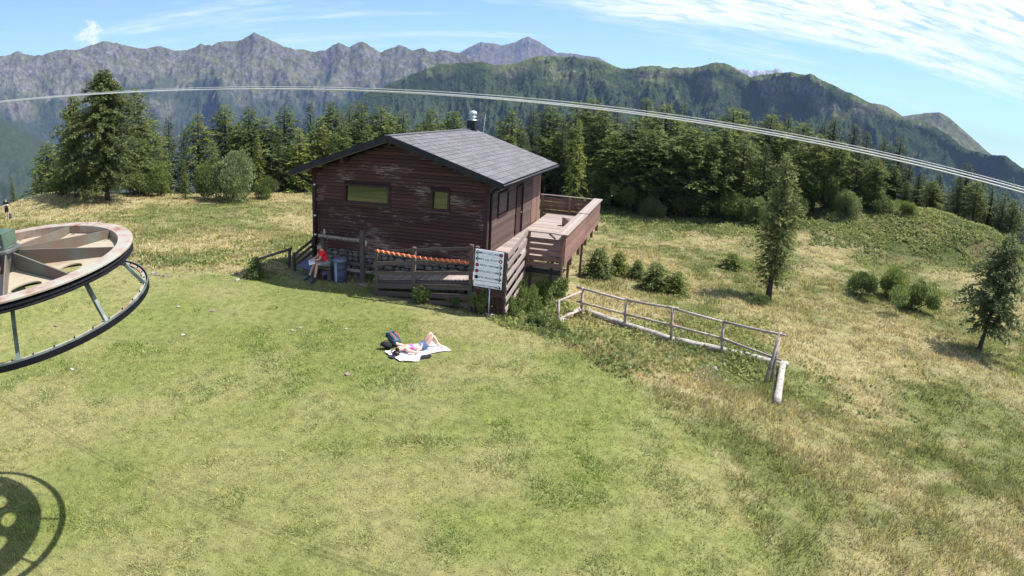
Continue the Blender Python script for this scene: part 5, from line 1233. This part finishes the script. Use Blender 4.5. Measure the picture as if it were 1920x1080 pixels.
def build_person(root, J, skin, hair, clothes, face, up, hsides, hairmat):
    """J: joint positions; clothes: list of (name, material, [(joint chain, radii)])"""
    N = {}; Ed = []
    def nd(k, r): N[k] = (tuple(J[k]), r)
    nd('pelvis', (0.145, 0.105)); nd('waist', (0.125, 0.095)); nd('chest', (0.155, 0.105)); nd('collar', (0.10, 0.08)); nd('neck', 0.052); N['skull'] = (lerp3(J['neck'], J['head'], 0.75), 0.058)
    Ed += [('pelvis', 'waist'), ('waist', 'chest'), ('chest', 'collar'), ('collar', 'neck'), ('neck', 'skull')]
    for s in 'lr':
        nd('shoulder' + s, 0.062); nd('elbow' + s, 0.044); nd('wrist' + s, 0.029)
        Ed += [('collar', 'shoulder' + s), ('shoulder' + s, 'elbow' + s), ('elbow' + s, 'wrist' + s)]
        N['forearm' + s] = (lerp3(J['elbow' + s], J['wrist' + s], 0.3), 0.043); Ed.remove(('elbow' + s, 'wrist' + s)); Ed += [('elbow' + s, 'forearm' + s), ('forearm' + s, 'wrist' + s)]
        hand(N, Ed, J['wrist' + s], J['hand' + s], hsides[s], s)
        nd('hip' + s, 0.095); nd('knee' + s, 0.058); nd('ankle' + s, 0.038); nd('toe' + s, (0.042, 0.028))
        N['thigh' + s] = (lerp3(J['hip' + s], J['knee' + s], 0.35), 0.086); N['calf' + s] = (lerp3(J['knee' + s], J['ankle' + s], 0.32), 0.060)
        Ed += [('pelvis', 'hip' + s), ('hip' + s, 'thigh' + s), ('thigh' + s, 'knee' + s), ('knee' + s, 'calf' + s), ('calf' + s, 'ankle' + s), ('ankle' + s, 'toe' + s)]
    me = skin_body(N, Ed, skin, 'body', 'pelvis'); me = join_into(me, *head_mesh(J['head'], face, up, skin))
    body = link_mesh('body', me, root)
    hv, hf = hair_cap(J['head'], face, up, hairmat); h = MB(); h.add(hv, hf); h.build('hair', hairmat, root, True)
    eyes(J['head'], face, up, root)
    for name, mat, chains in clothes:
        NN = {}; EE = []; first = None
        for ch in chains:
            prev = None
            for key, r in ch:
                pos = J[key] if isinstance(key, str) and key in J else key[0] if isinstance(key, tuple) else N[key][0]
                kk = key if isinstance(key, str) else key[1]
                NN[kk] = (tuple(pos), r); first = first or kk
                if prev and (prev, kk) not in EE: EE.append((prev, kk))
                prev = kk
        link_mesh(name, skin_body(NN, EE, mat, name, first), root)
    return body

# -- hiker sitting on the bench (local frame: x along the hut front, -y away from the wall)
sp = hw(-6.80, -0.86, 0); zg = gz1(sp.x, sp.y)
man = empty('person', (sp.x, sp.y, zg), HA); man.scale = (1.08, 1.08, 1.08); tag(man, 'person in red shirt and grey shorts sitting reading on the bench', 'person')
SE = 0.57 - zg
J = dict(pelvis=(0, 0.02, SE + 0.12), waist=(-0.03, 0.0, SE + 0.28), chest=(-0.08, -0.05, SE + 0.47), collar=(-0.11, -0.08, SE + 0.60), neck=(-0.125, -0.10, SE + 0.67), head=(-0.15, -0.14, SE + 0.80),
         shoulderl=(-0.24, 0.05, SE + 0.57), shoulderr=(0.02, -0.24, SE + 0.56), elbowl=(-0.30, -0.16, SE + 0.36), elbowr=(-0.02, -0.40, SE + 0.34), wristl=(-0.36, -0.36, SE + 0.32), wristr=(-0.22, -0.48, SE + 0.31), handl=(-0.40, -0.52, SE + 0.30), handr=(-0.38, -0.52, SE + 0.30),
         hipl=(-0.08, 0.05, SE + 0.10), hipr=(0.09, -0.04, SE + 0.10), kneel=(-0.30, -0.36, SE + 0.15), kneer=(-0.12, -0.44, SE + 0.14), anklel=(-0.50, -0.52, 0.16), ankler=(-0.16, -0.60, 0.12), toel=(-0.66, -0.64, 0.10), toer=(-0.24, -0.77, 0.05))
build_person(man, J, SKIN, None, [
    ('shirt', RED_CLOTH, [[('pelvis', (0.175, 0.13)), ('waist', (0.165, 0.13)), ('chest', (0.185, 0.135)), ('collar', (0.105, 0.085))], [('collar', (0.105, 0.085)), ('shoulderl', 0.082), ((lerp3(J['shoulderl'], J['elbowl'], 0.6), 'sl'), 0.07)], [('collar', (0.105, 0.085)), ('shoulderr', 0.082), ((lerp3(J['shoulderr'], J['elbowr'], 0.6), 'sr'), 0.07)]]),
    ('shorts', GREY_CLOTH, [[('pelvis', (0.165, 0.12)), ('hipl', 0.115), ((lerp3(J['hipl'], J['kneel'], 0.85), 'tl'), 0.088)], [('pelvis', (0.165, 0.12)), ('hipr', 0.115), ((lerp3(J['hipr'], J['kneer'], 0.85), 'tr'), 0.088)]]),
    ('boot', NAVY_CLOTH, [[((lerp3(J['anklel'], J['kneel'], 0.25), 'bl'), 0.052), ('anklel', 0.058), ('toel', (0.05, 0.042))]]),
    ('boot', NAVY_CLOTH, [[((lerp3(J['ankler'], J['kneer'], 0.25), 'br'), 0.052), ('ankler', 0.058), ('toer', (0.05, 0.042))]])],
    (-0.55, -0.6, -0.35), (0, 0, 1), {'l': (0.6, -0.4, 0), 'r': (-0.5, 0.5, 0.2)}, HAIR_GREY)
bk_ = MB().box((0, 0, 0), (0.26, 0.36, 0.012)); o = bk_.build('paper_map', PAPER); o.matrix_world = HM @ Matrix.Translation((-6.80 - 0.37, -0.86 - 0.50, zg + SE + 0.285)) @ Matrix.Rotation(0.4, 4, 'X') @ Matrix.Rotation(0.6, 4, 'Z')
tag(o, 'white folded paper held by the person on the bench', 'paper')

def backpack(name, loc, rz, mats, label, s=1.0, lay=0.0):
    e = empty(name, loc, rz); e.rotation_euler = (lay, 0, rz); e.scale = (s, s, s)
    b = MB(); prof_ = [(-0.15, -0.10), (0.15, -0.10), (0.17, 0.02), (0.12, 0.11), (-0.12, 0.11), (-0.17, 0.02)]; vs = []; fs = []
    lev = [(0.0, 0.82), (0.05, 1.0), (0.28, 1.06), (0.42, 0.92), (0.50, 0.62), (0.52, 0.3)]
    for zz, k in lev: vs += [(x * k, y * k, zz) for x, y in prof_]
    for i in range(len(lev) - 1):
        for q in range(6): fs.append((i * 6 + q, i * 6 + (q + 1) % 6, (i + 1) * 6 + (q + 1) % 6, (i + 1) * 6 + q))
    fs += [tuple(range(5, -1, -1)), tuple((len(lev) - 1) * 6 + q for q in range(6))]
    b.add(vs, fs).build('bag', mats[0], e, True)
    MB().box((0, -0.125, 0.16), (0.22, 0.06, 0.22)).build('pocket', mats[1], e)
    MB().box((0, -0.02, 0.53), (0.26, 0.2, 0.05)).build('flap', mats[1], e)
    for q in (-1, 1): MB().tube([(q * 0.08, 0.11, 0.45), (q * 0.1, 0.19, 0.35), (q * 0.1, 0.19, 0.2), (q * 0.09, 0.11, 0.05)], 0.018, 6).build('strap', mats[2], e, True)
    return tag(e, label, 'backpack')
g = on_ground(611, 524); backpack('backpack', g, HA + 0.5, (PURPLE_CLOTH, BLACK_CLOTH, ZINC), 'purple-grey backpack on the grass at the seated person\'s feet', 0.85)

# -- sunbather on a towel; local x runs from the feet to the head
gh = on_ground(752, 664); gf = on_ground(812, 655)
dv = Vector((gh[0] - gf[0], gh[1] - gf[1], 0)); yaw = math.atan2(dv.y, dv.x); mid = (Vector(gh) + Vector(gf)) / 2
zb_ = gz1(mid.x, mid.y)
def flat_cloth(name, mat, cx, cy, w, h, rz, label, cat, seed, res=18, lift=0.02):
    rng = random.Random(seed); vs = []; fs = []
    for i in range(res + 1):
        for j in range(res + 1):
            u = (i / res - 0.5) * w; v = (j / res - 0.5) * h
            u += 0.06 * math.sin(v * 4 + seed) * (abs(i / res - 0.5) * 2) ** 2; v += 0.07 * math.sin(u * 3.1 + seed * 2) * (abs(j / res - 0.5) * 2) ** 2
            x = cx + u * math.cos(rz) - v * math.sin(rz); y = cy + u * math.sin(rz) + v * math.cos(rz)
            vs.append((x, y, gz1(x, y) + 0.035 + lift * (0.5 + 0.5 * math.sin(u * 9 + seed) * math.sin(v * 8 + 1)) + 0.012 * rng.random()))
    N = len(vs); vs += [(x, y, z - 0.018) for x, y, z in vs]
    for i in range(res):
        for j in range(res):
            a = i * (res + 1) + j; q = (a, a + res + 1, a + res + 2, a + 1); fs.append(q); fs.append(tuple(k + N for k in q[::-1]))
    bd = [i * (res + 1) for i in range(res + 1)] + [res * (res + 1) + j for j in range(1, res + 1)] + [i * (res + 1) + res for i in range(res - 1, -1, -1)] + list(range(res - 1, 0, -1))
    for k in range(len(bd)): a, b = bd[k], bd[(k + 1) % len(bd)]; fs.append((a, b, b + N, a + N))
    o = MB().add(vs, fs).build(name, mat, None, True); return tag(o, label, cat)
flat_cloth('beach_towel', TOWEL, mid.x + 0.02, mid.y - 0.02, 1.75, 0.85, yaw + 0.10, 'crumpled white towel spread on the lawn under the sunbather', 'towel', 3)
girl = empty('person', (mid.x, mid.y, zb_ + 0.05), yaw); tag(girl, 'person in pink top and denim shorts sunbathing on a white towel', 'person')
# head towards +x, camera side is +y or -y according to yaw
cs_ = 1 if (Matrix.Rotation(yaw, 3, 'Z') @ Vector((0, 1, 0))).y < 0 else -1
def Jy(d): return {k: (x, y * cs_, z) for k, (x, y, z) in d.items()}
J = Jy(dict(pelvis=(-0.18, -0.02, 0.11), waist=(0.0, 0, 0.11), chest=(0.20, 0.0, 0.125), collar=(0.36, 0.0, 0.12), neck=(0.44, 0.0, 0.115), head=(0.57, 0.01, 0.12),
        shoulderl=(0.35, 0.17, 0.10), shoulderr=(0.35, -0.17, 0.10), elbowl=(0.14, 0.33, 0.07), elbowr=(0.56, -0.34, 0.16), wristl=(-0.06, 0.20, 0.16), wristr=(0.62, -0.12, 0.27), handl=(-0.14, 0.08, 0.22), handr=(0.63, 0.02, 0.27),
        hipl=(-0.24, 0.085, 0.11), hipr=(-0.24, -0.085, 0.11), kneel=(-0.48, 0.10, 0.46), kneer=(-0.46, -0.08, 0.49), anklel=(-0.66, 0.11, 0.10), ankler=(-0.62, -0.10, 0.10), toel=(-0.82, 0.12, 0.06), toer=(-0.78, -0.11, 0.06)))
build_person(girl, J, SKIN_SUN, None, [
    ('top', PINK_CLOTH, [[((lerp3(J['waist'], J['chest'], 0.45), 'w2'), (0.145, 0.10)), ('chest', (0.172, 0.122)), ((lerp3(J['chest'], J['collar'], 0.7), 'c2'), (0.12, 0.085))]]),
    ('shorts', DENIM, [[('waist', (0.130, 0.100)), ('pelvis', (0.165, 0.118)), ('hipl', 0.112), ((lerp3(J['hipl'], J['kneel'], 0.42), 'tl'), 0.10)], [('pelvis', (0.165, 0.118)), ('hipr', 0.112), ((lerp3(J['hipr'], J['kneer'], 0.42), 'tr'), 0.10)]])],
    (0.05, 0.35 * cs_, 0.95), (1, 0, 0), {'l': (0, -0.5 * cs_, 0.6), 'r': (0.7, 0, 0.5)}, HAIR)
hv = MB(); hv.lathe([(0.02, 0), (0.10, 0.02), (0.12, 0.05), (0.08, 0.09), (0.02, 0.10)], 12, (0.68, 0.03 * cs_, -0.02)); hv.build('hair', HAIR, girl, True)
R3 = Matrix.Rotation(yaw, 3, 'Z')
def gl(x, y): p = mid + R3 @ Vector((x, y * cs_, 0)); return p
p = gl(0.12, 0.56); flat_cloth('black_wrap', BLACK_CLOTH, p.x, p.y, 0.62, 0.2, yaw + 0.12, 'black crumpled cloth along the near edge of the towel', 'cloth', 5, 10, 0.03)
p = gl(0.36, 0.62); flat_cloth('white_shirt', PAPER, p.x, p.y, 0.38, 0.3, yaw - 0.4, 'bunched white shirt beside the sunbather\'s shoulder', 'shirt', 6, 10, 0.05)
p = gl(0.74, 0.2); flat_cloth('dark_wrap', BLACK_CLOTH, p.x, p.y, 0.34, 0.22, yaw + 0.3, 'dark cloth lying by the sunbather\'s head', 'cloth', 9, 8, 0.03)
g = on_ground(746, 652); backpack('backpack', g + np.array([0, 0, 0.16]), yaw + 0.3, (TEAL_CLOTH, TEAL_CLOTH, RED_PIPING), 'teal and red backpack lying behind the sunbather\'s head', 0.95, lay=1.25)
g = on_ground(734, 655); backpack('shoulder_bag', g + np.array([0, 0, 0.10]), yaw + 1.2, (BLACK_CLOTH, BLACK_CLOTH, BLACK_CLOTH), 'black bag slumped beside the teal backpack', 0.62, lay=1.3)

# -- standing hiker on the far grass
g = on_ground(14, 410); hk = empty('person', g, math.radians(35)); tag(hk, 'person in black with white cuffs standing on the grass above the lift wheel', 'person')
J = dict(pelvis=(0, 0, 0.96), waist=(0, 0.0, 1.10), chest=(0, 0.0, 1.28), collar=(0, 0.0, 1.43), neck=(0, -0.02, 1.49), head=(0, -0.06, 1.61), shoulderl=(-0.18, 0, 1.41), shoulderr=(0.18, 0, 1.41), elbowl=(-0.24, -0.04, 1.14), elbowr=(0.24, -0.04, 1.14),
         wristl=(-0.07, -0.24, 1.16), wristr=(0.08, -0.24, 1.18), handl=(0.0, -0.32, 1.2), handr=(0.0, -0.34, 1.22), hipl=(-0.09, 0, 0.92), hipr=(0.09, 0, 0.92), kneel=(-0.10, -0.03, 0.5), kneer=(0.10, -0.01, 0.5), anklel=(-0.10, 0, 0.09), ankler=(0.11, 0.04, 0.09), toel=(-0.12, -0.17, 0.04), toer=(0.14, -0.13, 0.04))
build_person(hk, J, SKIN_SUN, None, [
    ('shirt', BLACK_CLOTH, [[('pelvis', (0.16, 0.12)), ('waist', (0.145, 0.115)), ('chest', (0.175, 0.125)), ('collar', (0.105, 0.085))], [('collar', (0.105, 0.085)), ('shoulderl', 0.075), ('elbowl', 0.056)], [('collar', (0.105, 0.085)), ('shoulderr', 0.075), ('elbowr', 0.056)]]),
    ('cuff', PAPER, [[('elbowl', 0.062), ((lerp3(J['elbowl'], J['wristl'], 0.8), 'wl'), 0.046)]]), ('cuff', PAPER, [[('elbowr', 0.062), ((lerp3(J['elbowr'], J['wristr'], 0.8), 'wr'), 0.046)]]),
    ('shorts', BLACK_CLOTH, [[('pelvis', (0.165, 0.12)), ('hipl', 0.115), ('kneel', 0.092)], [('pelvis', (0.165, 0.12)), ('hipr', 0.115), ('kneer', 0.092)]])],
    (0.1, -0.8, -0.35), (0, 0, 1), {'l': (0, 0, 1), 'r': (0, 0, 1)}, HAIR)
g = on_ground(20, 411); backpack('backpack', g, 0.7, (TEAL_CLOTH, NAVY_CLOTH, NAVY_CLOTH), 'small dark blue backpack on the grass beside the standing hiker', 0.8)

# ------------------------------------------------------------------ stones and bare earth on the lawn
def rock(px, py, w, mat, label, group='stones on the lawn', flat=0.45):
    g = on_ground(px, py); k = np.linalg.norm(g - CAM) / FPX; m = random.choice(STONES)
    o = link_mesh('stone', m.copy(), None, (g[0], g[1], g[2] + 0.02), (random.uniform(-.2, .2), random.uniform(-.2, .2), random.uniform(0, 6)), (w * k * 0.8, w * k * 0.6, w * k * flat * 0.7))
    o.data.materials.clear(); o.data.materials.append(mat); o.name = 'stone'
    return tag(o, label, 'stone', group)
rock(652, 703, 17, STONE_RUST, 'rusty brown stone in the grass nearer the camera than the sunbather')
rock(562, 616, 11, STONE_PALE, 'white stone on the lawn, larger of a close pair'); rock(548, 621, 10, STONE_PALE, 'white stone on the lawn, smaller of a close pair')
rock(343, 629, 13, STONE_PALE, 'pale stone alone in the middle of the lawn'); rock(334, 576, 9, STONE_PALE, 'small pale stone on the lawn right of the guard ring')
rock(398, 584, 14, STONE_RUST, 'brownish broken stone in the bare patch of the lawn'); rock(445, 526, 13, STONE_PALE, 'flat pale stone at the lawn edge left of the hut')
rock(684, 534, 34, STONE, 'flat grey slab at the walkway foot', flat=0.12); rock(135, 694, 12, STONE_PALE, 'pale stone near the lowest part of the guard ring')
rock(649, 618, 8, STONE_PALE, 'tiny pale pebble on the lawn behind the sunbather'); rock(105, 612, 11, STONE_RUST, 'reddish stone on the lawn inside the guard ring')
rock(1318, 703, 18, STONE_PALE, 'large pale stone in the scree inside the fence', 'stones in the fenced bank'); rock(1340, 690, 12, STONE_PALE, 'rounded pale stone beside the largest scree stone', 'stones in the fenced bank')
rock(918, 592, 24, STONE_PALE, 'pale doorstep stone below the piste sign', 'stones at the hut foot', 0.3)

def scree():
    """loose stones too small to pick apart"""
    rng = np.random.default_rng(5); m = MB()
    for cx, cy, sx_, sy_, n in ((1325, 700, 40, 18, 90), (1262, 670, 14, 8, 24), (285, 516, 60, 6, 26), (1500, 500, 60, 6, 40), (1690, 500, 60, 8, 40), (560, 512, 40, 6, 14)):
        for _ in range(n):
            px, py = cx + rng.normal() * sx_ * 0.5, cy + rng.normal() * sy_ * 0.5; g = on_ground(px, py); s = rng.uniform(0.04, 0.13)
            m.box((g[0], g[1], g[2] + s * 0.15), (s * 1.5, s, s * 0.6), Matrix.Rotation(rng.random() * 6, 3, 'Z') @ Matrix.Rotation(rng.normal() * 0.4, 3, 'X') @ Matrix.Rotation(rng.normal() * 0.4, 3, 'Y'))
    o = m.build('scree', STONE); o['kind'] = 'stuff'; tag(o, 'loose pale stones scattered on the bank and lawn edge', 'stones')
scree()

# ------------------------------------------------------------------ weeds beside the hut and under the deck
WEED = [bush_mesh('weed%d' % i, 40 + i, 1.0, 1.0, 1500, 0.17, light=(0.15, 0.19, 0.055), dark=(0.05, 0.085, 0.026), lumps=7, stems=5) for i in range(3)]
for k, (px, py, w, h, lab) in enumerate([(800, 566, 62, 38, 'leafy pale weed clump below the middle of the walkway fence'), (898, 588, 34, 46, 'tall weed clump at the walkway post beside the piste sign'), (850, 574, 44, 24, 'low weed clump between the fence weeds and the sign'),
        (720, 548, 40, 20, 'low weeds at the lower end of the walkway fence'), (965, 596, 40, 40, 'nettle clump at the hut corner beside the sign'), (985, 586, 60, 60, 'large nettle clump spreading below the deck corner'),
        (1020, 578, 60, 62, 'tall dark nettle clump under the front of the deck'), (1042, 560, 44, 40, 'weeds under the deck beside the outer posts'), (1005, 612, 50, 30, 'low nettles in front of the deck posts'), (1040, 620, 40, 24, 'weeds at the end of the log fence'),
        (665, 512, 30, 26, 'weeds against the stone base beside the drum'), (700, 528, 34, 24, 'weeds at the foot of the stone base by the walkway'), (950, 568, 30, 44, 'narrow nettles climbing the side rails of the walkway')]):
    g = on_ground(px, py); kk = np.linalg.norm(g - CAM) / FPX / 1.06
    place_bush('weed_clump', WEED[k % 3], g, lab, 'weeds', 'weeds round the hut', (w * kk / 2, w * kk / 2, h * kk), k * 1.1)

# ------------------------------------------------------------------ grass
def blades(P, k, hgt, wid, lean, colA, colB, rng, spread):
    """k blades on every root point; returns triangles with colours"""
    n = len(P); R = np.repeat(P, k, 0); N = n * k
    ang = rng.random(N) * 2 * math.pi; off = rng.random(N) ** 0.5 * np.repeat(spread, k)
    x = R[:, 0] + np.cos(ang) * off; y = R[:, 1] + np.sin(ang) * off; z = R[:, 2] - 0.015
    h = np.repeat(hgt, k) * rng.uniform(0.55, 1.15, N); w = np.repeat(wid, k) * rng.uniform(0.7, 1.3, N)
    la = ang + rng.normal(size=N) * 0.6; ln = np.repeat(lean, k) * rng.uniform(0.2, 1.2, N) * h
    fa = rng.random(N) * math.pi; cx, cy = np.cos(fa) * w * 0.5, np.sin(fa) * w * 0.5
    V = np.empty((N, 3, 3))
    V[:, 0] = np.stack([x - cx, y - cy, z], 1); V[:, 1] = np.stack([x + cx, y + cy, z], 1)
    V[:, 2] = np.stack([x + np.cos(la) * ln, y + np.sin(la) * ln, z + h], 1)
    t = rng.random(N)[:, None]; C = np.repeat(colA, k, 0) * (1 - t) + np.repeat(colB, k, 0) * t
    return V, C
def grass_object(name, label, V, C):
    N = len(V); o = link_mesh(name, np_mesh(name, V.reshape(-1, 3), np.arange(N * 3).reshape(N, 3), GRASS, np.repeat(C, 3, 0))); o['kind'] = 'stuff'; tag(o, label, 'grass')
def scatter(n, r0, r1, a0=-62, a1=62, rng=RNG, p=1.0):
    r = np.sqrt(rng.random(n) ** p * (r1 ** 2 - r0 ** 2) + r0 ** 2); a = np.radians(rng.uniform(a0, a1, n)); return r * np.sin(a), r * np.cos(a)
def clear_of_hut(x, y):
    c, s = math.cos(HA), math.sin(HA); dx, dy = x - HO.x, y - HO.y; u = dx * c + dy * s; v = -dx * s + dy * c
    inside = (u > -HW - 0.1) & (u < 0.1) & (v > -0.05) & (v < HL) | (u > -4.2) & (u < 1.6) & (v > -1.95) & (v < 0) | (u > -8.9) & (u < -7.2) & (v > -0.9) & (v < 0.4) | (u > 0) & (u < 2.9) & (v > 0.9) & (v < 11)
    tw = (np.abs((x - mid.x) * math.cos(yaw) + (y - mid.y) * math.sin(yaw)) < 0.98) & (np.abs(-(x - mid.x) * math.sin(yaw) + (y - mid.y) * math.cos(yaw)) < 0.62)
    return ~inside & ~tw
def mown():
    rng = np.random.default_rng(77); X = []; Y = []
    for n, r0, r1 in ((26000, 5, 12), (34000, 12, 20), (22000, 20, 34)):
        x, y = scatter(n, r0, r1, rng=rng); X.append(x); Y.append(y)
    x = np.concatenate(X); y = np.concatenate(Y); k = (lawn_mask(x, y) > rng.random(len(x))) & clear_of_hut(x, y); x = x[k]; y = y[k]
    P = np.stack([x, y, gz(x, y)], 1); base = meadow_colour(x, y); n = len(x); R = np.hypot(x, y)
    tuft = sm(fbm(x / 0.9, y / 0.9, 71, 3), 0.55, 0.75)
    h = 0.035 + 0.03 * rng.random(n) + 0.05 * tuft; base = base * (1 - 0.16 * tuft[:, None] * np.array([[1.0, 0.3, 0.6]])); w = 0.010 + 0.0011 * R
    base = base * rng.choice([0.55, 0.8, 1.0, 1.1, 1.3], n)[:, None] * (0.9 + 0.2 * rng.random((n, 3)))
    V, C = blades(P, 6, h, w, np.full(n, 1.1), base * 1.15, base * np.array([[1.95, 1.88, 1.7]]), rng, 0.05 + 0.004 * R)
    grass_object('mown_grass', 'short mown yellow-green grass of the lawn in front of the hut', V, C)
def rough():
    rng = np.random.default_rng(78); X = []; Y = []
    for n, r0, r1 in ((26000, 7, 20), (54000, 18, 45), (46000, 45, 80)):
        x, y = scatter(n, r0, r1, rng=rng); X.append(x); Y.append(y)
    x = np.concatenate(X); y = np.concatenate(Y); k = (lawn_mask(x, y) < rng.random(len(x))) & clear_of_hut(x, y); x = x[k]; y = y[k]
    clump = fbm(x / 0.8, y / 0.8, 81, 3); k = clump > rng.random(len(x)) * 0.55; x = x[k]; y = y[k]; clump = clump[k]
    P = np.stack([x, y, gz(x, y)], 1); base = meadow_colour(x, y); n = len(x); R = np.hypot(x, y)
    h = 0.07 + 0.30 * np.clip(clump - 0.35, 0, 1) + 0.05 * rng.random(n); w = 0.012 + 0.0012 * R
    base = base * rng.choice([0.5, 0.75, 1.0, 1.1, 1.35], n)[:, None] * (0.9 + 0.2 * rng.random((n, 3)))
    V, C = blades(P, 8, h, w, np.full(n, 0.9), base * 1.10, base * np.array([[2.05, 1.95, 1.8]]), rng, 0.09 + 0.0035 * R)
    fl_ = rng.random(len(V)) < 0.006; C[fl_] = np.array([0.70, 0.55, 0.05]); V[fl_, 2, 2] += 0.06
    grass_object('meadow_grass', 'long dry straw-coloured and green tussock grass of the meadow', V, C)
def herbs():
    """low broad-leaved growth: bilberry and fern on the knoll, lush patches on the bank"""
    rng = np.random.default_rng(79)
    x, y = scatter(52000, 40, 88, -20, 56, rng=rng); R = np.hypot(x, y); az = np.degrees(np.arctan2(x, y))
    lim = np.interp(az, [-20, 5, 10, 20, 30, 40, 50, 56], [66, 62, 57, 57, 55, 57, 62, 62]); k = (R > lim + rng.normal(size=len(R)) * 1.5) & (fbm(x / 2.4, y / 2.4, 85, 3) > 0.42); x = x[k]; y = y[k]
    xb, yb = [], []
    for px0, px1, py0, py1, n in ((1080, 1440, 600, 700, 1500), (940, 1080, 560, 640, 700), (1500, 1760, 690, 800, 100), (250, 420, 470, 520, 300), (320, 560, 440, 500, 260)):
        for _ in range(n // 6):
            g = on_ground(rng.uniform(px0, px1), rng.uniform(py0, py1)); q = rng.normal(size=(6, 2)) * 0.35; xb += list(g[0] + q[:, 0]); yb += list(g[1] + q[:, 1])
    xb, yb = np.array(xb), np.array(yb); k = (lawn_mask(xb, yb) < 0.5); xb, yb = xb[k], yb[k]
    x = np.concatenate([x, xb]); y = np.concatenate([y, yb]); n = len(x); R = np.hypot(x, y); z = gz(x, y)
    q = 5; N = n * q; p = np.repeat(np.stack([x, y, z], 1), q, 0) + rng.normal(size=(N, 3)) * np.array([[0.16, 0.16, 0.0]]); hh = 0.05 + 0.30 * np.repeat(fbm(x / 1.5, y / 1.5, 86, 3) ** 2, q); p[:, 2] += rng.random(N) * hh
    d = rng.normal(size=(N, 3)); d[:, 2] = np.abs(d[:, 2]) * 0.6; d /= np.linalg.norm(d, axis=1, keepdims=True)
    s = (0.06 + 0.0016 * np.repeat(R, q)) * rng.uniform(0.6, 1.4, N); V = quads_from(p, d, s * 1.6, s, rng)
    tone = np.repeat(fbm(x / 3.5, y / 3.5, 87, 3), q); C = lerp((0.085, 0.118, 0.040), (0.215, 0.235, 0.085), np.clip(sm(tone, 0.3, 0.7) * 0.7 + rng.random(N) * 0.4, 0, 1))
    o = link_mesh('undergrowth', np_mesh('undergrowth', V.reshape(-1, 3), np.arange(N * 4).reshape(N, 4), LEAF_B, np.repeat(C, 4, 0))); o['kind'] = 'stuff'; tag(o, 'low green shrubs and herbs covering the knoll and the bank', 'undergrowth')
mown(); rough(); herbs()

# ------------------------------------------------------------------ air
def haze():
    m = bpy.data.materials.new('mountain_air'); m.use_nodes = True; t = NT(m.node_tree); t.n.clear()
    v = t.add('ShaderNodeVolumePrincipled', inp={'Color': (0.36, 0.53, 1.0, 1), 'Density': HAZE_DENSITY, 'Anisotropy': 0.0}); t.add('ShaderNodeOutputMaterial', inp={1: v.outputs[0]})
    b = MB(); x0, x1, y0, y1, z0, z1 = -22000, 22000, -16000, 22000, -900, 1500
    b.box(((x0 + x1) / 2, (y0 + y1) / 2, (z0 + z1) / 2), (x1 - x0, y1 - y0, z1 - z0)); o = b.build('haze', m); o['kind'] = 'stuff'; tag(o, 'thin blue mountain haze filling the valley air', 'haze')
HAZE_DENSITY = 3.9e-5
haze()
